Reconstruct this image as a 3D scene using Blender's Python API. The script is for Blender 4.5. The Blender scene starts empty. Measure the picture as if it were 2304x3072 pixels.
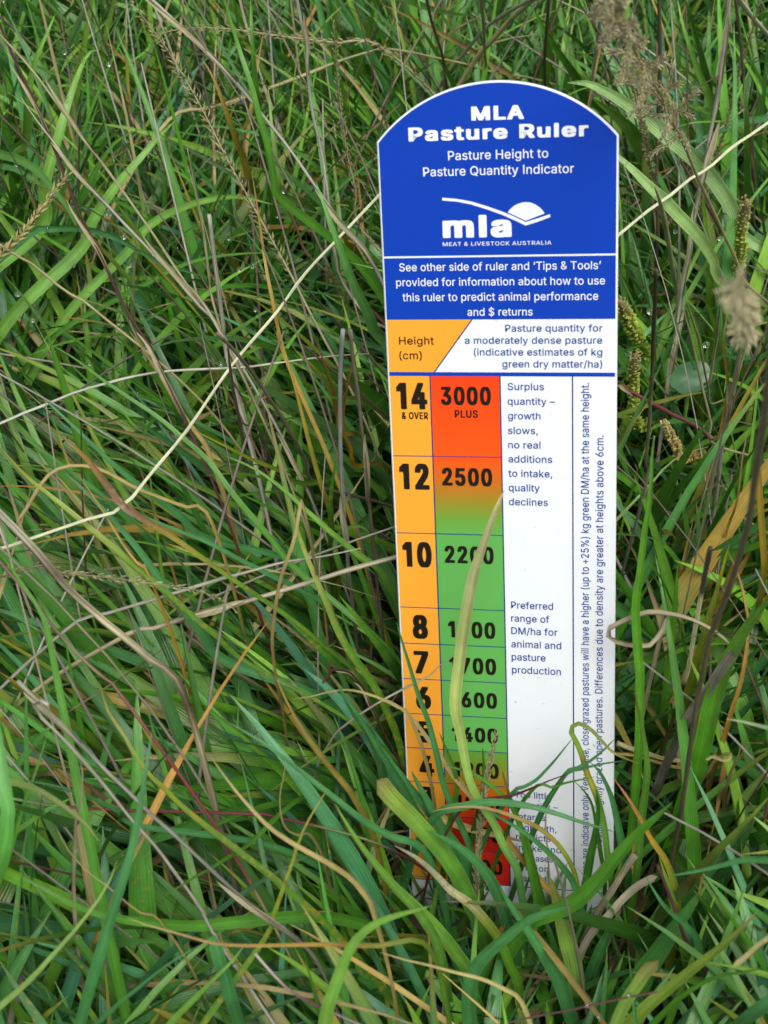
import bpy, math, random
import numpy as np
from mathutils import Vector, Matrix
from mathutils.geometry import tessellate_polygon

random.seed(7)
rng = np.random.default_rng(11)
SC = bpy.context.scene
COL = SC.collection

# ------------------------------------------------------------------ camera
F_PX, PITCH = 4300.0, math.radians(44.0)
R_RULER = np.array([[0.9790456653428182, -0.046519917580393984, -0.19825610316392164],
                    [0.02280033285104941, -0.9423952389394837, 0.33372347601877234],
                    [-0.20236039631141153, -0.3312508277612059, -0.9215873041183746]])
T_RULER = np.array([0.7364978276448908, 9.933490542192267, 38.9082849382532])
U1, U2, U3, W = 1.028521, 2.701593, 4.397514, 5.42107
SP, CP = math.sin(PITCH), math.cos(PITCH)
CW = np.array([[1, 0, 0], [0, -SP, CP], [0, -CP, -SP]])     # camera (right, down, forward) -> world
BASE = R_RULER @ np.array([W / 2, 0, 0]) + T_RULER          # foot of the ruler, cm, camera frame


def world_cm(p):
    return (CW @ (np.asarray(p) - BASE)) * 0.01


CAM = world_cm([0, 0, 0])
cam = bpy.data.cameras.new('camera')
cam.sensor_fit = 'VERTICAL'
cam.sensor_height = 36.0
cam.sensor_width = 27.0
cam.lens = 36.0 * F_PX / 3072.0
cam.clip_start, cam.clip_end = 0.005, 60.0
cam.dof.use_dof = True
cam.dof.focus_distance = 0.405
cam.dof.aperture_fstop = 40.0
cam_o = bpy.data.objects.new('camera', cam)
cam_o.location = CAM
cam_o.rotation_euler = (math.radians(90) - PITCH, 0, 0)
COL.objects.link(cam_o)
SC.camera = cam_o

# ------------------------------------------------------------------ light
SUN_EL, SUN_AZ = math.radians(60), math.radians(165)          # high, behind the camera and to its right, through cloud
wd = bpy.data.worlds.new('World')
SC.world = wd
wd.use_nodes = True
nt = wd.node_tree
sky = nt.nodes.new('ShaderNodeTexSky')
sky.sky_type = 'NISHITA'
sky.sun_disc = False
sky.sun_elevation = SUN_EL
sky.sun_rotation = SUN_AZ
sky.air_density, sky.dust_density, sky.ozone_density = 1.0, 4.0, 1.0
hs = nt.nodes.new('ShaderNodeHueSaturation')          # thin cloud: the blue is washed out evenly all over
hs.inputs['Saturation'].default_value = 0.5
nt.links.new(sky.outputs[0], hs.inputs['Color'])
nt.links.new(hs.outputs[0], nt.nodes['Background'].inputs[0])
nt.nodes['Background'].inputs[1].default_value = 0.10
sl = bpy.data.lights.new('sun', 'SUN')
sl.energy = 1.5
sl.angle = math.radians(28)
sl.color = (1.0, 0.97, 0.93)
so = bpy.data.objects.new('sun', sl)
sd = Vector((math.sin(SUN_AZ) * math.cos(SUN_EL), math.cos(SUN_AZ) * math.cos(SUN_EL), math.sin(SUN_EL)))
so.rotation_euler = sd.to_track_quat('Z', 'Y').to_euler()
so.location = sd * 3
COL.objects.link(so)
SC.view_settings.view_transform = 'Standard'
SC.view_settings.look = 'None'
SC.view_settings.gamma = 1.0
SC.view_settings.use_curve_mapping = False
SC.view_settings.exposure = 0.68

# ------------------------------------------------------------------ projection helpers (photo pixels of 2304 x 3072)
CROPS = {'S': (0, 0, 1), 'F': (0, 0, .72005), '5': (0, 0, 1.4426), '6': (0, 1000, 1.4426), '7': (0, 2050, 1.3272), '8': (1154, 0, 1.4426),
         'A': (1100, 200, 2.07375), 'B': (1100, 920, 2.07375), 'C': (1100, 1620, 1.9518), 'D': (1100, 2100, 1.9518),
         'E': (1804, 900, 2.764), 'G': (1804, 1650, 2.764), 'K': (1154, 2400, 1.4426), 'M': (1804, 0, 2.458), 'N': (850, 1000, 1.8425)}


def px(crop, p):
    o = CROPS[crop]
    return (o[0] + p[0] / o[2], o[1] + p[1] / o[2])


def ray(x, y):
    d = np.array([(x - 1152) / F_PX, (y - 1536) / F_PX, 1.0])
    return CW @ d


N_W = CW @ R_RULER[:, 2]          # ruler normal, towards the camera
U_W = CW @ R_RULER[:, 0]
V_W = CW @ R_RULER[:, 1]
O_W = world_cm(T_RULER)           # left foot corner of the ruler


def at_h(x, y, h):
    d = ray(x, y)
    t = (h - CAM[2]) / d[2]
    return CAM + d * t


def at_d(x, y, dd):
    d = ray(x, y)
    t = np.dot(O_W + N_W * dd - CAM, N_W) / np.dot(d, N_W)
    return CAM + d * t


def uv(x, y):
    """ruler-face coordinates in metres of a photo pixel"""
    p = at_d(x, y, 0) - O_W
    return np.array([np.dot(p, U_W), np.dot(p, V_W)])


def depth(p):
    return (np.asarray(p) - CAM) @ (CW[:, 2])


def project(P):
    q = (P - CAM) @ CW            # rows: camera coords
    return np.stack([q[..., 0] / q[..., 2] * F_PX + 1152, q[..., 1] / q[..., 2] * F_PX + 1536, q[..., 2]], -1)


# ------------------------------------------------------------------ materials
def new_mat(name):
    m = bpy.data.materials.new(name)
    m.use_nodes = True
    n = m.node_tree
    n.nodes.clear()
    return m, n


def node(n, t, **kw):
    x = n.nodes.new(t)
    for k, v in kw.items():
        setattr(x, k, v)
    return x


def mathn(n, op, a, b=None, c=None, clamp=False):
    x = n.nodes.new('ShaderNodeMath')
    x.operation = op
    x.use_clamp = clamp
    for i, v in enumerate((a, b, c)):
        if v is None:
            continue
        if isinstance(v, (int, float)):
            x.inputs[i].default_value = v
        else:
            n.links.new(v, x.inputs[i])
    return x.outputs[0]


def mixc(n, f, a, b, mode='MIX'):
    x = n.nodes.new('ShaderNodeMix')
    x.data_type = 'RGBA'
    x.blend_type = mode
    for s, v in ((x.inputs['Factor'], f), (x.inputs['A'], a), (x.inputs['B'], b)):
        pass
    ins = [x.inputs[0], x.inputs[6], x.inputs[7]]
    for s, v in zip(ins, (f, a, b)):
        if isinstance(v, (int, float)):
            s.default_value = v
        elif isinstance(v, tuple):
            s.default_value = v
        else:
            n.links.new(v, s)
    return x.outputs[2]


def plant_material(name, rough, transl, vein, spots, streak, spec=0.5, coat=0.0):
    """colour from the mesh's own attribute, broken by veins along the blade, blotches and rust spots"""
    m, n = new_mat(name)
    L = n.links.new
    at = node(n, 'ShaderNodeAttribute', attribute_name='col')
    uvn = node(n, 'ShaderNodeUVMap', uv_map='uv')
    sep = node(n, 'ShaderNodeSeparateXYZ')
    L(uvn.outputs[0], sep.inputs[0])
    geo = node(n, 'ShaderNodeTexCoord')
    # long streaks: noise squeezed along the blade
    cmb = node(n, 'ShaderNodeCombineXYZ')
    L(mathn(n, 'MULTIPLY', sep.outputs[0], 9.0), cmb.inputs[0])
    L(mathn(n, 'MULTIPLY', sep.outputs[1], 60.0), cmb.inputs[1])
    ns = node(n, 'ShaderNodeTexNoise')
    ns.inputs['Scale'].default_value = 1.0
    ns.inputs['Detail'].default_value = 3.0
    L(cmb.outputs[0], ns.inputs[0])
    # blotches in space
    nb = node(n, 'ShaderNodeTexNoise')
    nb.inputs['Scale'].default_value = 170.0
    nb.inputs['Detail'].default_value = 3.0
    L(geo.outputs['Object'], nb.inputs[0])
    rib = mathn(n, 'MULTIPLY', mathn(n, 'SINE', mathn(n, 'MULTIPLY', sep.outputs[0], vein * 6.283)), 0.10)
    v = mathn(n, 'ADD', mathn(n, 'ADD', mathn(n, 'MULTIPLY', ns.outputs[0], streak * 1.6), 1.0 - streak * 0.8), rib)
    v2 = mathn(n, 'ADD', mathn(n, 'MULTIPLY', nb.outputs[0], 0.7), 0.65)
    cc = node(n, 'ShaderNodeCombineColor')
    vv = mathn(n, 'MULTIPLY', v, v2)
    for i in range(3):
        L(vv, cc.inputs[i])
    col = mixc(n, 1.0, at.outputs['Color'], cc.outputs[0], 'MULTIPLY')
    if spots:
        sp = node(n, 'ShaderNodeTexNoise')
        sp.inputs['Scale'].default_value = 650.0
        sp.inputs['Detail'].default_value = 1.5
        L(geo.outputs['Object'], sp.inputs[0])
        th = mathn(n, 'SUBTRACT', 0.86, mathn(n, 'MULTIPLY', at.outputs['Alpha'], 0.34))
        k = mathn(n, 'MULTIPLY', mathn(n, 'SUBTRACT', sp.outputs[0], th), 8.0, clamp=True)
        col = mixc(n, mathn(n, 'MULTIPLY', k, 0.6), col, (0.36, 0.27, 0.03, 1))
        sp2 = node(n, 'ShaderNodeTexNoise')
        sp2.inputs['Scale'].default_value = 430.0
        L(geo.outputs['Object'], sp2.inputs[0])
        th2 = mathn(n, 'SUBTRACT', 0.93, mathn(n, 'MULTIPLY', at.outputs['Alpha'], 0.28))
        k2 = mathn(n, 'MULTIPLY', mathn(n, 'SUBTRACT', sp2.outputs[0], th2), 9.0, clamp=True)
        col = mixc(n, mathn(n, 'MULTIPLY', k2, 0.8), col, (0.16, 0.06, 0.015, 1))
    bs = node(n, 'ShaderNodeBsdfPrincipled')
    L(col, bs.inputs['Base Color'])
    bs.inputs['Roughness'].default_value = rough
    bs.inputs['Specular IOR Level'].default_value = spec
    if coat:
        bs.inputs['Coat Weight'].default_value = coat
        bs.inputs['Coat Roughness'].default_value = 0.25
    # veins
    w = mathn(n, 'SINE', mathn(n, 'MULTIPLY', sep.outputs[0], vein * 6.283))
    hgt = mathn(n, 'ADD', mathn(n, 'MULTIPLY', w, 0.5), mathn(n, 'MULTIPLY', ns.outputs[0], 1.2))
    bp = node(n, 'ShaderNodeBump')
    bp.inputs['Strength'].default_value = 0.6
    bp.inputs['Distance'].default_value = 0.00012
    L(hgt, bp.inputs['Height'])
    L(bp.outputs[0], bs.inputs['Normal'])
    out = node(n, 'ShaderNodeOutputMaterial')
    if transl:
        tr = node(n, 'ShaderNodeBsdfTranslucent')
        tc = mixc(n, 1.0, col, (1.0, 1.0, 0.45, 1), 'MULTIPLY')
        L(tc, tr.inputs[0])
        mx = node(n, 'ShaderNodeMixShader')
        mx.inputs[0].default_value = transl
        L(bs.outputs[0], mx.inputs[1])
        L(tr.outputs[0], mx.inputs[2])
        L(mx.outputs[0], out.inputs[0])
    else:
        L(bs.outputs[0], out.inputs[0])
    return m


M_LEAF = plant_material('fresh_grass_leaf', 0.33, 0.24, 7, True, 0.5, 0.5, coat=0.22)
M_DEAD = plant_material('dead_grass_leaf', 0.7, 0.18, 6, True, 0.6, 0.3)
M_STEM = plant_material('weathered_grass_stem', 0.6, 0.0, 5, True, 1.0, 0.35)
M_SEED = plant_material('seed_husk', 0.7, 0.15, 3, False, 0.3, 0.3)


def simple_mat(name, color, rough=0.5, spec=0.5, attr=False, noise=0.0, scale=50.0):
    m, n = new_mat(name)
    L = n.links.new
    bs = node(n, 'ShaderNodeBsdfPrincipled')
    out = node(n, 'ShaderNodeOutputMaterial')
    bs.inputs['Base Color'].default_value = (*color, 1)
    bs.inputs['Roughness'].default_value = rough
    bs.inputs['Specular IOR Level'].default_value = spec
    src = None
    if attr:
        a = node(n, 'ShaderNodeAttribute', attribute_name='col')
        src = a.outputs['Color']
    if noise:
        t = node(n, 'ShaderNodeTexCoord')
        z = node(n, 'ShaderNodeTexNoise')
        z.inputs['Scale'].default_value = scale
        z.inputs['Detail'].default_value = 5
        L(t.outputs['Object'], z.inputs[0])
        f = mathn(n, 'ADD', mathn(n, 'MULTIPLY', z.outputs[0], noise), 1 - noise * .5)
        cc = node(n, 'ShaderNodeCombineColor')
        for i in range(3):
            L(f, cc.inputs[i])
        src = mixc(n, 1.0, src if src is not None else (*color, 1), cc.outputs[0], 'MULTIPLY')
        r = mathn(n, 'ADD', mathn(n, 'MULTIPLY', z.outputs[0], 0.12), rough - 0.06)
        L(r, bs.inputs['Roughness'])
    if noise and rough < .6:
        t2 = node(n, 'ShaderNodeTexCoord')
        d1 = node(n, 'ShaderNodeTexNoise')
        d1.inputs['Scale'].default_value = 700.0
        d1.inputs['Detail'].default_value = 1.0
        L(t2.outputs['Object'], d1.inputs[0])
        d2 = node(n, 'ShaderNodeTexNoise')
        d2.inputs['Scale'].default_value = 35.0
        L(t2.outputs['Object'], d2.inputs[0])
        sx = node(n, 'ShaderNodeSeparateXYZ')
        L(t2.outputs['Object'], sx.inputs[0])
        # splashes thicken near the soil
        lo = mathn(n, 'MULTIPLY', mathn(n, 'SUBTRACT', 0.09, sx.outputs[1]), 0.9, clamp=True)
        th_ = mathn(n, 'SUBTRACT', mathn(n, 'SUBTRACT', 0.80, lo), mathn(n, 'MULTIPLY', d2.outputs[0], 0.10))
        k_ = mathn(n, 'MULTIPLY', mathn(n, 'SUBTRACT', d1.outputs[0], th_), 12.0, clamp=True)
        src = mixc(n, mathn(n, 'MULTIPLY', k_, 0.38), src, (0.16, 0.12, 0.07, 1))
    if src is not None:
        L(src, bs.inputs['Base Color'])
    L(bs.outputs[0], out.inputs[0])
    return m


M_BOARD = simple_mat('white_plastic', (0.72, 0.76, 0.78), 0.35, 0.5, noise=0.04, scale=90)
M_PRINT = simple_mat('printed_ink', (1, 1, 1), 0.55, 0.12, attr=True, noise=0.05, scale=120)
M_WATER, _n = new_mat('water')
_g = node(_n, 'ShaderNodeBsdfPrincipled')
_g.inputs['Base Color'].default_value = (1, 1, 1, 1)
_g.inputs['Roughness'].default_value = 0.0
_g.inputs['IOR'].default_value = 1.333
_g.inputs['Transmission Weight'].default_value = 1.0
_o = node(_n, 'ShaderNodeOutputMaterial')
_n.links.new(_g.outputs[0], _o.inputs[0])

# soil
M_SOIL, _n = new_mat('damp_soil')
_b = node(_n, 'ShaderNodeBsdfPrincipled')
_t = node(_n, 'ShaderNodeTexCoord')
_z = node(_n, 'ShaderNodeTexNoise')
_z.inputs['Scale'].default_value = 60
_z.inputs['Detail'].default_value = 8
_n.links.new(_t.outputs['Object'], _z.inputs[0])
_c = mixc(_n, _z.outputs[0], (0.012, 0.009, 0.005, 1), (0.055, 0.04, 0.022, 1))
_n.links.new(_c, _b.inputs['Base Color'])
_b.inputs['Roughness'].default_value = 0.9
_bp = node(_n, 'ShaderNodeBump')
_bp.inputs['Distance'].default_value = 0.002
_n.links.new(_z.outputs[0], _bp.inputs['Height'])
_n.links.new(_bp.outputs[0], _b.inputs['Normal'])
_o = node(_n, 'ShaderNodeOutputMaterial')
_n.links.new(_b.outputs[0], _o.inputs[0])


# ------------------------------------------------------------------ mesh helpers
def build(name, verts, quads, mat, cols=None, uvs=None, parent=None, smooth=True, tris=None):
    verts = np.asarray(verts, dtype=np.float32).reshape(-1, 3)
    me = bpy.data.meshes.new(name)
    nq = 0 if quads is None else len(quads)
    ntr = 0 if tris is None else len(tris)
    loops = []
    if nq:
        loops.append(np.asarray(quads, dtype=np.int32).ravel())
    if ntr:
        loops.append(np.asarray(tris, dtype=np.int32).ravel())
    loops = np.concatenate(loops)
    me.vertices.add(len(verts))
    me.vertices.foreach_set('co', verts.ravel())
    me.loops.add(len(loops))
    me.loops.foreach_set('vertex_index', loops)
    me.polygons.add(nq + ntr)
    st = np.concatenate([np.arange(nq) * 4, nq * 4 + np.arange(ntr) * 3]).astype(np.int32)
    me.polygons.foreach_set('loop_start', st)
    me.polygons.foreach_set('use_smooth', np.full(nq + ntr, smooth, dtype=bool))
    if cols is not None:
        a = me.color_attributes.new('col', 'FLOAT_COLOR', 'POINT')
        c = np.ones((len(verts), 4), dtype=np.float32)
        cols = np.asarray(cols, dtype=np.float32)
        c[:, :cols.shape[1]] = cols
        a.data.foreach_set('color', c.ravel())
    if uvs is not None:
        u = me.uv_layers.new(name='uv')
        u.data.foreach_set('uv', np.asarray(uvs, dtype=np.float32)[loops].ravel())
    me.materials.append(mat)
    me.update(calc_edges=True)
    me.validate()
    o = bpy.data.objects.new(name, me)
    COL.objects.link(o)
    if parent is not None:
        o.parent = parent
    return o


def recentre(o, p):
    """put the object's origin at world point p (its foot)"""
    p = np.asarray(p, dtype=np.float32)
    me = o.data
    c = np.empty(len(me.vertices) * 3, dtype=np.float32)
    me.vertices.foreach_get('co', c)
    c = (c.reshape(-1, 3) - p).ravel()
    me.vertices.foreach_set('co', c)
    o.location = p


def tag(o, label, cat, group=None, kind=None):
    if label:
        o['label'] = label
    if cat:
        o['category'] = cat
    if group:
        o['group'] = group
    if kind:
        o['kind'] = kind
    return o


def nrm(a):
    return a / (np.linalg.norm(a, axis=-1, keepdims=True) + 1e-12)


def catmull(P, n):
    P = np.asarray(P, dtype=float)
    if len(P) == 2:
        t = np.linspace(0, 1, n)[:, None]
        return P[0] * (1 - t) + P[1] * t
    seg = np.linalg.norm(np.diff(P, axis=0), axis=1) ** 0.5
    k = np.concatenate([[0], np.cumsum(seg)])
    E = np.vstack([2 * P[0] - P[1], P, 2 * P[-1] - P[-2]])
    out = []
    # uniform arc sampling of a Catmull-Rom through the points
    dense = []
    for i in range(len(P) - 1):
        p0, p1, p2, p3 = E[i], E[i + 1], E[i + 2], E[i + 3]
        for t in np.linspace(0, 1, 14, endpoint=False):
            dense.append(0.5 * ((2 * p1) + (-p0 + p2) * t + (2 * p0 - 5 * p1 + 4 * p2 - p3) * t * t + (-p0 + 3 * p1 - 3 * p2 + p3) * t ** 3))
    dense.append(P[-1])
    dense = np.array(dense)
    L = np.concatenate([[0], np.cumsum(np.linalg.norm(np.diff(dense, axis=0), axis=1))])
    s = np.linspace(0, L[-1], n)
    return np.stack([np.interp(s, L, dense[:, j]) for j in range(P.shape[1])], 1)

# ------------------------------------------------------------------ ground
def ground():
    # a fine lumpy patch where it is looked at, one wide sheet around it
    xs = np.concatenate([np.linspace(-12, -0.8, 12), np.linspace(-0.6, 0.6, 90), np.linspace(0.8, 12, 12)])
    ys = np.concatenate([np.linspace(-12, -0.4, 12), np.linspace(-0.3, 1.1, 110), np.linspace(1.4, 20, 14)])
    X, Y = np.meshgrid(xs, ys)
    Z = -0.012 + 0.004 * np.sin(X * 37 + 2 * np.sin(Y * 23)) * np.cos(Y * 41 + 1) + 0.003 * np.sin(X * 97 + Y * 61) + rng.normal(0, .0008, X.shape)
    V = np.stack([X, Y, Z], -1).reshape(-1, 3)
    nx = len(xs)
    I = (np.arange(len(ys) - 1)[:, None] * nx + np.arange(nx - 1)[None]).ravel()
    o = build('ground', V, np.stack([I, I + 1, I + 1 + nx, I + nx], 1), M_SOIL)
    tag(o, 'dark damp soil under the pasture grass', None, kind='structure')


ground()

# ------------------------------------------------------------------ glyph outlines
GL = {
 32: (276, []),
 36: (535, [[202,-74,202,583,244,583,244,-74],[224,-9,172,-5,128,9,91,31,64,60,46,96,38,137,104,137,110,110,123,88,142,71,166,59,224,49,257,52,286,60,311,74,329,92,341,113,346,139,342,161,332,179,296,205,245,222,184,239,128,260,86,289,71,307,60,326,54,348,52,372,58,413,75,448,102,476,138,498,180,512,227,516,274,512,316,498,350,476,377,449,394,416,401,378,337,378,326,412,302,437,267,453,225,459,194,456,167,448,146,435,129,418,118,398,115,376,119,352,131,334,169,308,212,293,264,279,312,264,359,238,395,198,405,171,408,139,402,99,386,64,360,34,323,11,278,-4]]),
 37: (764, [[175,283,146,286,121,297,101,314,86,335,78,360,75,388,75,412,78,440,87,464,101,486,121,503,146,514,175,517,205,514,230,503,250,486,264,464,273,440,276,412,276,388,273,360,264,335,250,314,230,297,205,286],[175,327,198,331,212,346,220,366,223,388,223,412,220,435,213,454,198,468,175,473,153,468,138,454,130,435,127,412,127,388,130,366,138,346,153,331],[501,-10,471,-6,446,5,427,22,412,43,403,68,400,95,400,120,403,147,412,172,427,194,447,210,472,221,501,225,531,221,556,210,575,194,590,172,601,120,601,95,598,68,589,43,575,22,555,5,531,-6],[501,35,523,40,538,53,546,73,549,95,549,120,546,143,538,162,524,176,501,180,479,176,464,162,456,143,453,120,453,95,455,73,464,53,478,40],[132,0,482,509,540,509,191,0]]),
 38: (536, [[197,-7,150,-3,110,12,78,34,54,62,39,96,34,133,38,164,47,189,85,235,140,279,216,335,237,352,255,375,262,405,258,427,245,445,226,457,201,461,168,453,145,431,137,399,145,363,169,327,204,284,438,0,364,0,171,231,121,293,87,344,78,370,75,398,79,431,91,458,109,481,134,499,165,510,200,513,235,510,266,499,290,482,308,459,320,433,324,404,315,362,291,325,256,293,154,217,110,174,100,154,97,131,100,108,109,87,143,57,167,49,193,46,223,49,251,59,301,95,321,121,336,151,346,186,349,224,408,224,405,180,397,144,371,92,345,62,333,47,305,24,271,7,233,-4]]),
 40: (361, [[89,207,101,324,132,441,153,494,177,539,236,539,191,428,161,313,151,207,160,115,188,16,236,-96,177,-96,139,-21,111,55,95,131]]),
 41: (361, [[37,-96,86,18,113,116,122,207,112,313,82,428,37,539,97,539,142,441,173,323,184,207,178,130,161,53,134,-22,97,-96]]),
 43: (541, [[198,34,198,364,255,364,255,34],[61,172,61,226,391,226,391,172]]),
 44: (276, [[38,-119,68,71,137,71,84,-119]]),
 46: (276, [[95,-4,78,-1,63,9,53,24,50,41,53,59,63,73,78,84,95,87,113,84,128,73,138,59,141,41,138,24,128,9,113,-1]]),
 47: (337, [[235,533,71,-76,14,-76,178,533]]),
 48: (541, [[227,-7,174,1,130,24,95,62,69,113,53,178,48,254,53,330,69,395,95,447,130,484,174,508,227,516,279,508,323,484,358,447,384,395,400,330,405,254,400,178,384,113,358,62,323,24,279,1],[227,50,262,56,290,74,314,104,330,144,340,194,344,254,340,314,330,365,314,405,290,435,262,453,227,460,192,453,163,435,140,405,123,365,112,314,109,254,112,194,123,144,140,104,163,74,192,56]]),
 49: (541, [[76,0,76,55,391,55,391,0],[276,509,276,0,212,0,212,448,209,448,86,358,86,427,198,509]]),
 50: (541, [[64,0,64,47,234,229,282,282,311,327,320,371,317,397,308,419,293,437,273,449,224,460,196,457,172,447,153,433,139,413,130,390,127,362,66,362,70,404,86,442,111,472,143,496,182,511,225,516,268,511,306,497,337,474,361,445,376,411,381,372,371,318,336,259,267,180,153,60,153,57,389,57,389,0]]),
 51: (541, [[218,-7,173,-3,133,10,98,30,70,57,52,92,44,132,109,132,115,107,126,87,143,70,165,59,219,50,248,52,275,61,298,75,315,93,325,116,329,145,326,172,316,196,299,217,275,234,242,244,201,248,157,248,157,299,288,448,288,452,70,452,70,509,372,509,372,461,211,278,211,289,264,289,308,276,344,253,371,222,388,186,393,145,387,103,370,66,344,35,309,12,266,-2]]),
 52: (541, [[40,105,40,158,247,509,311,509,109,166,109,163,413,163,413,105],[282,0,282,121,282,146,282,318,343,318,343,0]]),
 53: (541, [[221,-7,178,-3,140,11,108,32,83,60,66,93,60,130,122,130,128,108,138,89,173,60,221,50,250,53,276,64,298,82,314,104,325,132,328,162,325,194,314,221,297,244,275,262,248,273,218,277,167,268,128,246,67,253,96,509,366,509,366,452,151,452,134,301,136,301,178,325,229,334,263,330,294,321,322,306,345,285,364,260,379,231,388,198,391,163,386,116,369,76,342,42,309,15,268,-1]]),
 54: (541, [[226,-7,182,-2,142,15,109,41,84,74,69,115,64,162,68,200,80,239,137,340,252,509,322,509,151,261,145,261,165,288,196,307,235,314,278,310,316,295,346,271,370,240,384,201,389,157,384,112,368,73,342,40,310,14,271,-2],[226,48,254,52,279,63,299,80,314,101,324,128,327,157,324,187,314,213,299,235,279,251,254,262,226,265,198,262,174,252,154,236,138,214,128,188,125,158,128,128,138,102,154,80,174,63,198,52]]),
 55: (541, [[97,0,323,448,323,452,62,452,62,509,391,509,391,449,165,0]]),
 56: (541, [[226,-7,178,-3,136,11,101,33,74,62,57,96,52,135,55,167,65,195,81,220,101,241,125,256,153,265,153,267,119,282,93,308,76,342,70,380,75,417,90,450,114,477,146,498,184,512,226,516,268,512,306,498,337,477,361,450,377,417,382,380,376,342,359,308,333,282,300,267,300,265,327,256,351,241,371,220,387,195,398,167,401,135,395,96,378,62,352,33,317,11,274,-3],[226,49,258,52,285,60,307,74,323,91,333,113,337,139,333,166,322,189,306,208,283,223,256,232,226,235,196,232,169,223,147,208,130,189,118,166,115,139,118,113,129,91,146,74,167,60,194,52],[226,290,274,300,293,313,307,330,316,351,319,376,316,400,308,420,294,437,275,449,252,457,226,460,177,449,159,437,145,420,136,400,133,376,136,351,145,330,159,313,178,300]]),
 57: (541, [[226,516,271,510,310,494,343,468,368,434,384,394,389,347,385,310,373,270,350,224,315,168,200,0,130,0,301,248,307,248,287,221,257,202,218,195,174,200,137,214,106,238,83,269,68,307,64,352,69,397,85,436,110,469,143,494,182,510],[226,460,198,457,174,446,154,430,138,407,128,381,125,352,128,322,138,295,154,274,174,257,198,246,226,243,254,246,279,257,299,274,314,295,324,321,327,350,324,381,314,407,299,430,279,446,254,457]]),
 65: (568, [[16,0,201,509,276,509,463,0,395,0,287,302,264,372,232,478,245,478,213,371,191,302,85,0],[110,142,110,199,370,199,370,142]]),
 67: (598, [[267,-7,205,1,150,25,105,63,70,115,47,179,40,254,47,329,70,393,105,445,150,484,205,508,267,516,305,513,340,504,373,490,402,471,427,447,448,418,463,385,473,348,408,348,389,395,357,428,315,449,267,456,223,450,184,432,151,404,125,364,109,314,103,254,109,194,125,145,151,105,184,76,223,59,267,53,315,60,357,81,389,114,408,160,473,160,463,124,448,91,428,62,402,38,373,19,341,5,305,-4]]),
 68: (590, [[219,0,96,0,96,57,215,57,272,63,318,81,354,110,379,149,394,198,399,255,394,312,379,361,354,400,320,428,275,446,221,452,93,452,93,509,225,509,294,502,353,478,378,461,400,441,418,418,433,391,454,328,462,255,454,182,433,119,417,92,398,68,376,48,351,31,291,8],[125,509,125,0,60,0,60,509]]),
 69: (507, [[60,0,60,509,372,509,372,452,125,452,125,286,355,286,355,229,125,229,125,57,375,57,375,0]]),
 70: (498, [[60,0,60,509,369,509,369,452,125,452,125,278,346,278,346,221,125,221,125,0]]),
 72: (605, [[60,0,60,509,125,509,125,289,392,289,392,509,457,509,457,0,392,0,392,232,125,232,125,0]]),
 73: (389, [[31,0,31,57,118,57,118,452,31,452,31,509,269,509,269,452,183,452,183,57,269,57,269,0]]),
 75: (555, [[104,145,104,216,139,261,174,303,212,344,364,509,448,509,231,276,228,276],[60,0,60,509,125,509,125,334,124,225,125,193,125,0],[372,0,188,259,228,309,449,0]]),
 76: (481, [[60,0,60,509,125,509,125,57,361,57,361,0]]),
 77: (716, [[60,0,60,509,152,509,277,187,287,159,299,123,311,84,322,49,307,49,318,83,330,121,342,158,352,187,476,509,568,509,568,0,504,0,504,291,504,327,505,369,506,413,507,457,513,457,498,409,482,363,467,322,456,291,342,0,286,0,170,291,159,321,145,361,129,408,112,457,119,457,120,416,121,372,122,328,122,291,122,0]]),
 79: (621, [[267,-7,205,1,150,25,105,63,70,115,47,179,40,254,47,329,70,393,105,445,150,484,205,508,267,516,329,508,384,484,429,445,464,393,486,329,493,254,486,179,464,115,429,63,384,25,329,1],[267,53,310,59,349,76,382,105,408,144,425,194,430,254,425,315,408,365,382,404,349,433,310,450,267,456,223,450,184,433,151,404,125,364,109,314,103,254,109,194,125,144,151,105,184,76,223,59]]),
 80: (533, [[60,0,60,509,235,509,289,504,332,487,366,462,390,430,404,391,409,348,404,304,390,265,366,232,332,207,289,191,235,186,109,186,109,242,233,242,269,246,297,256,318,272,333,294,341,320,344,348,341,376,333,402,318,423,297,439,268,449,232,452,125,452,125,0]]),
 81: (621, [[245,159,313,159,369,85,384,65,468,-48,401,-48,346,27,331,46],[267,-7,205,1,150,25,105,63,70,115,47,179,40,254,47,329,70,393,105,445,150,484,205,508,267,516,329,508,384,484,429,445,464,393,486,329,493,254,486,179,464,115,429,63,384,25,329,1],[267,53,310,59,349,76,382,105,408,144,425,194,430,254,425,315,408,365,382,404,349,433,310,450,267,456,223,450,184,433,151,404,125,364,109,314,103,254,109,194,125,144,151,105,184,76,223,59]]),
 82: (537, [[60,0,60,509,236,509,290,504,333,489,367,464,390,433,404,395,409,352,404,309,390,271,367,240,333,217,290,202,236,198,96,198,96,255,234,255,270,258,298,267,319,281,334,300,342,324,345,352,342,380,334,405,319,425,298,440,269,449,233,452,125,452,125,0],[353,0,230,229,303,229,428,0]]),
 83: (535, [[224,-9,172,-5,128,9,91,31,64,60,46,96,38,137,104,137,110,110,123,88,142,71,166,59,224,49,257,52,286,60,311,74,329,92,341,113,346,139,342,161,332,179,296,205,245,222,184,239,128,260,86,289,71,307,60,326,54,348,52,372,58,413,75,448,102,476,138,498,180,512,227,516,274,512,316,498,350,476,377,449,394,416,401,378,337,378,326,412,302,437,267,453,225,459,194,456,167,448,146,435,129,418,118,398,115,376,119,352,131,334,169,308,212,293,264,279,312,264,359,238,395,198,405,171,408,139,402,99,386,64,360,34,323,11,278,-4]]),
 84: (537, [[32,452,32,509,417,509,417,452,257,452,257,0,193,0,193,452]]),
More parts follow.
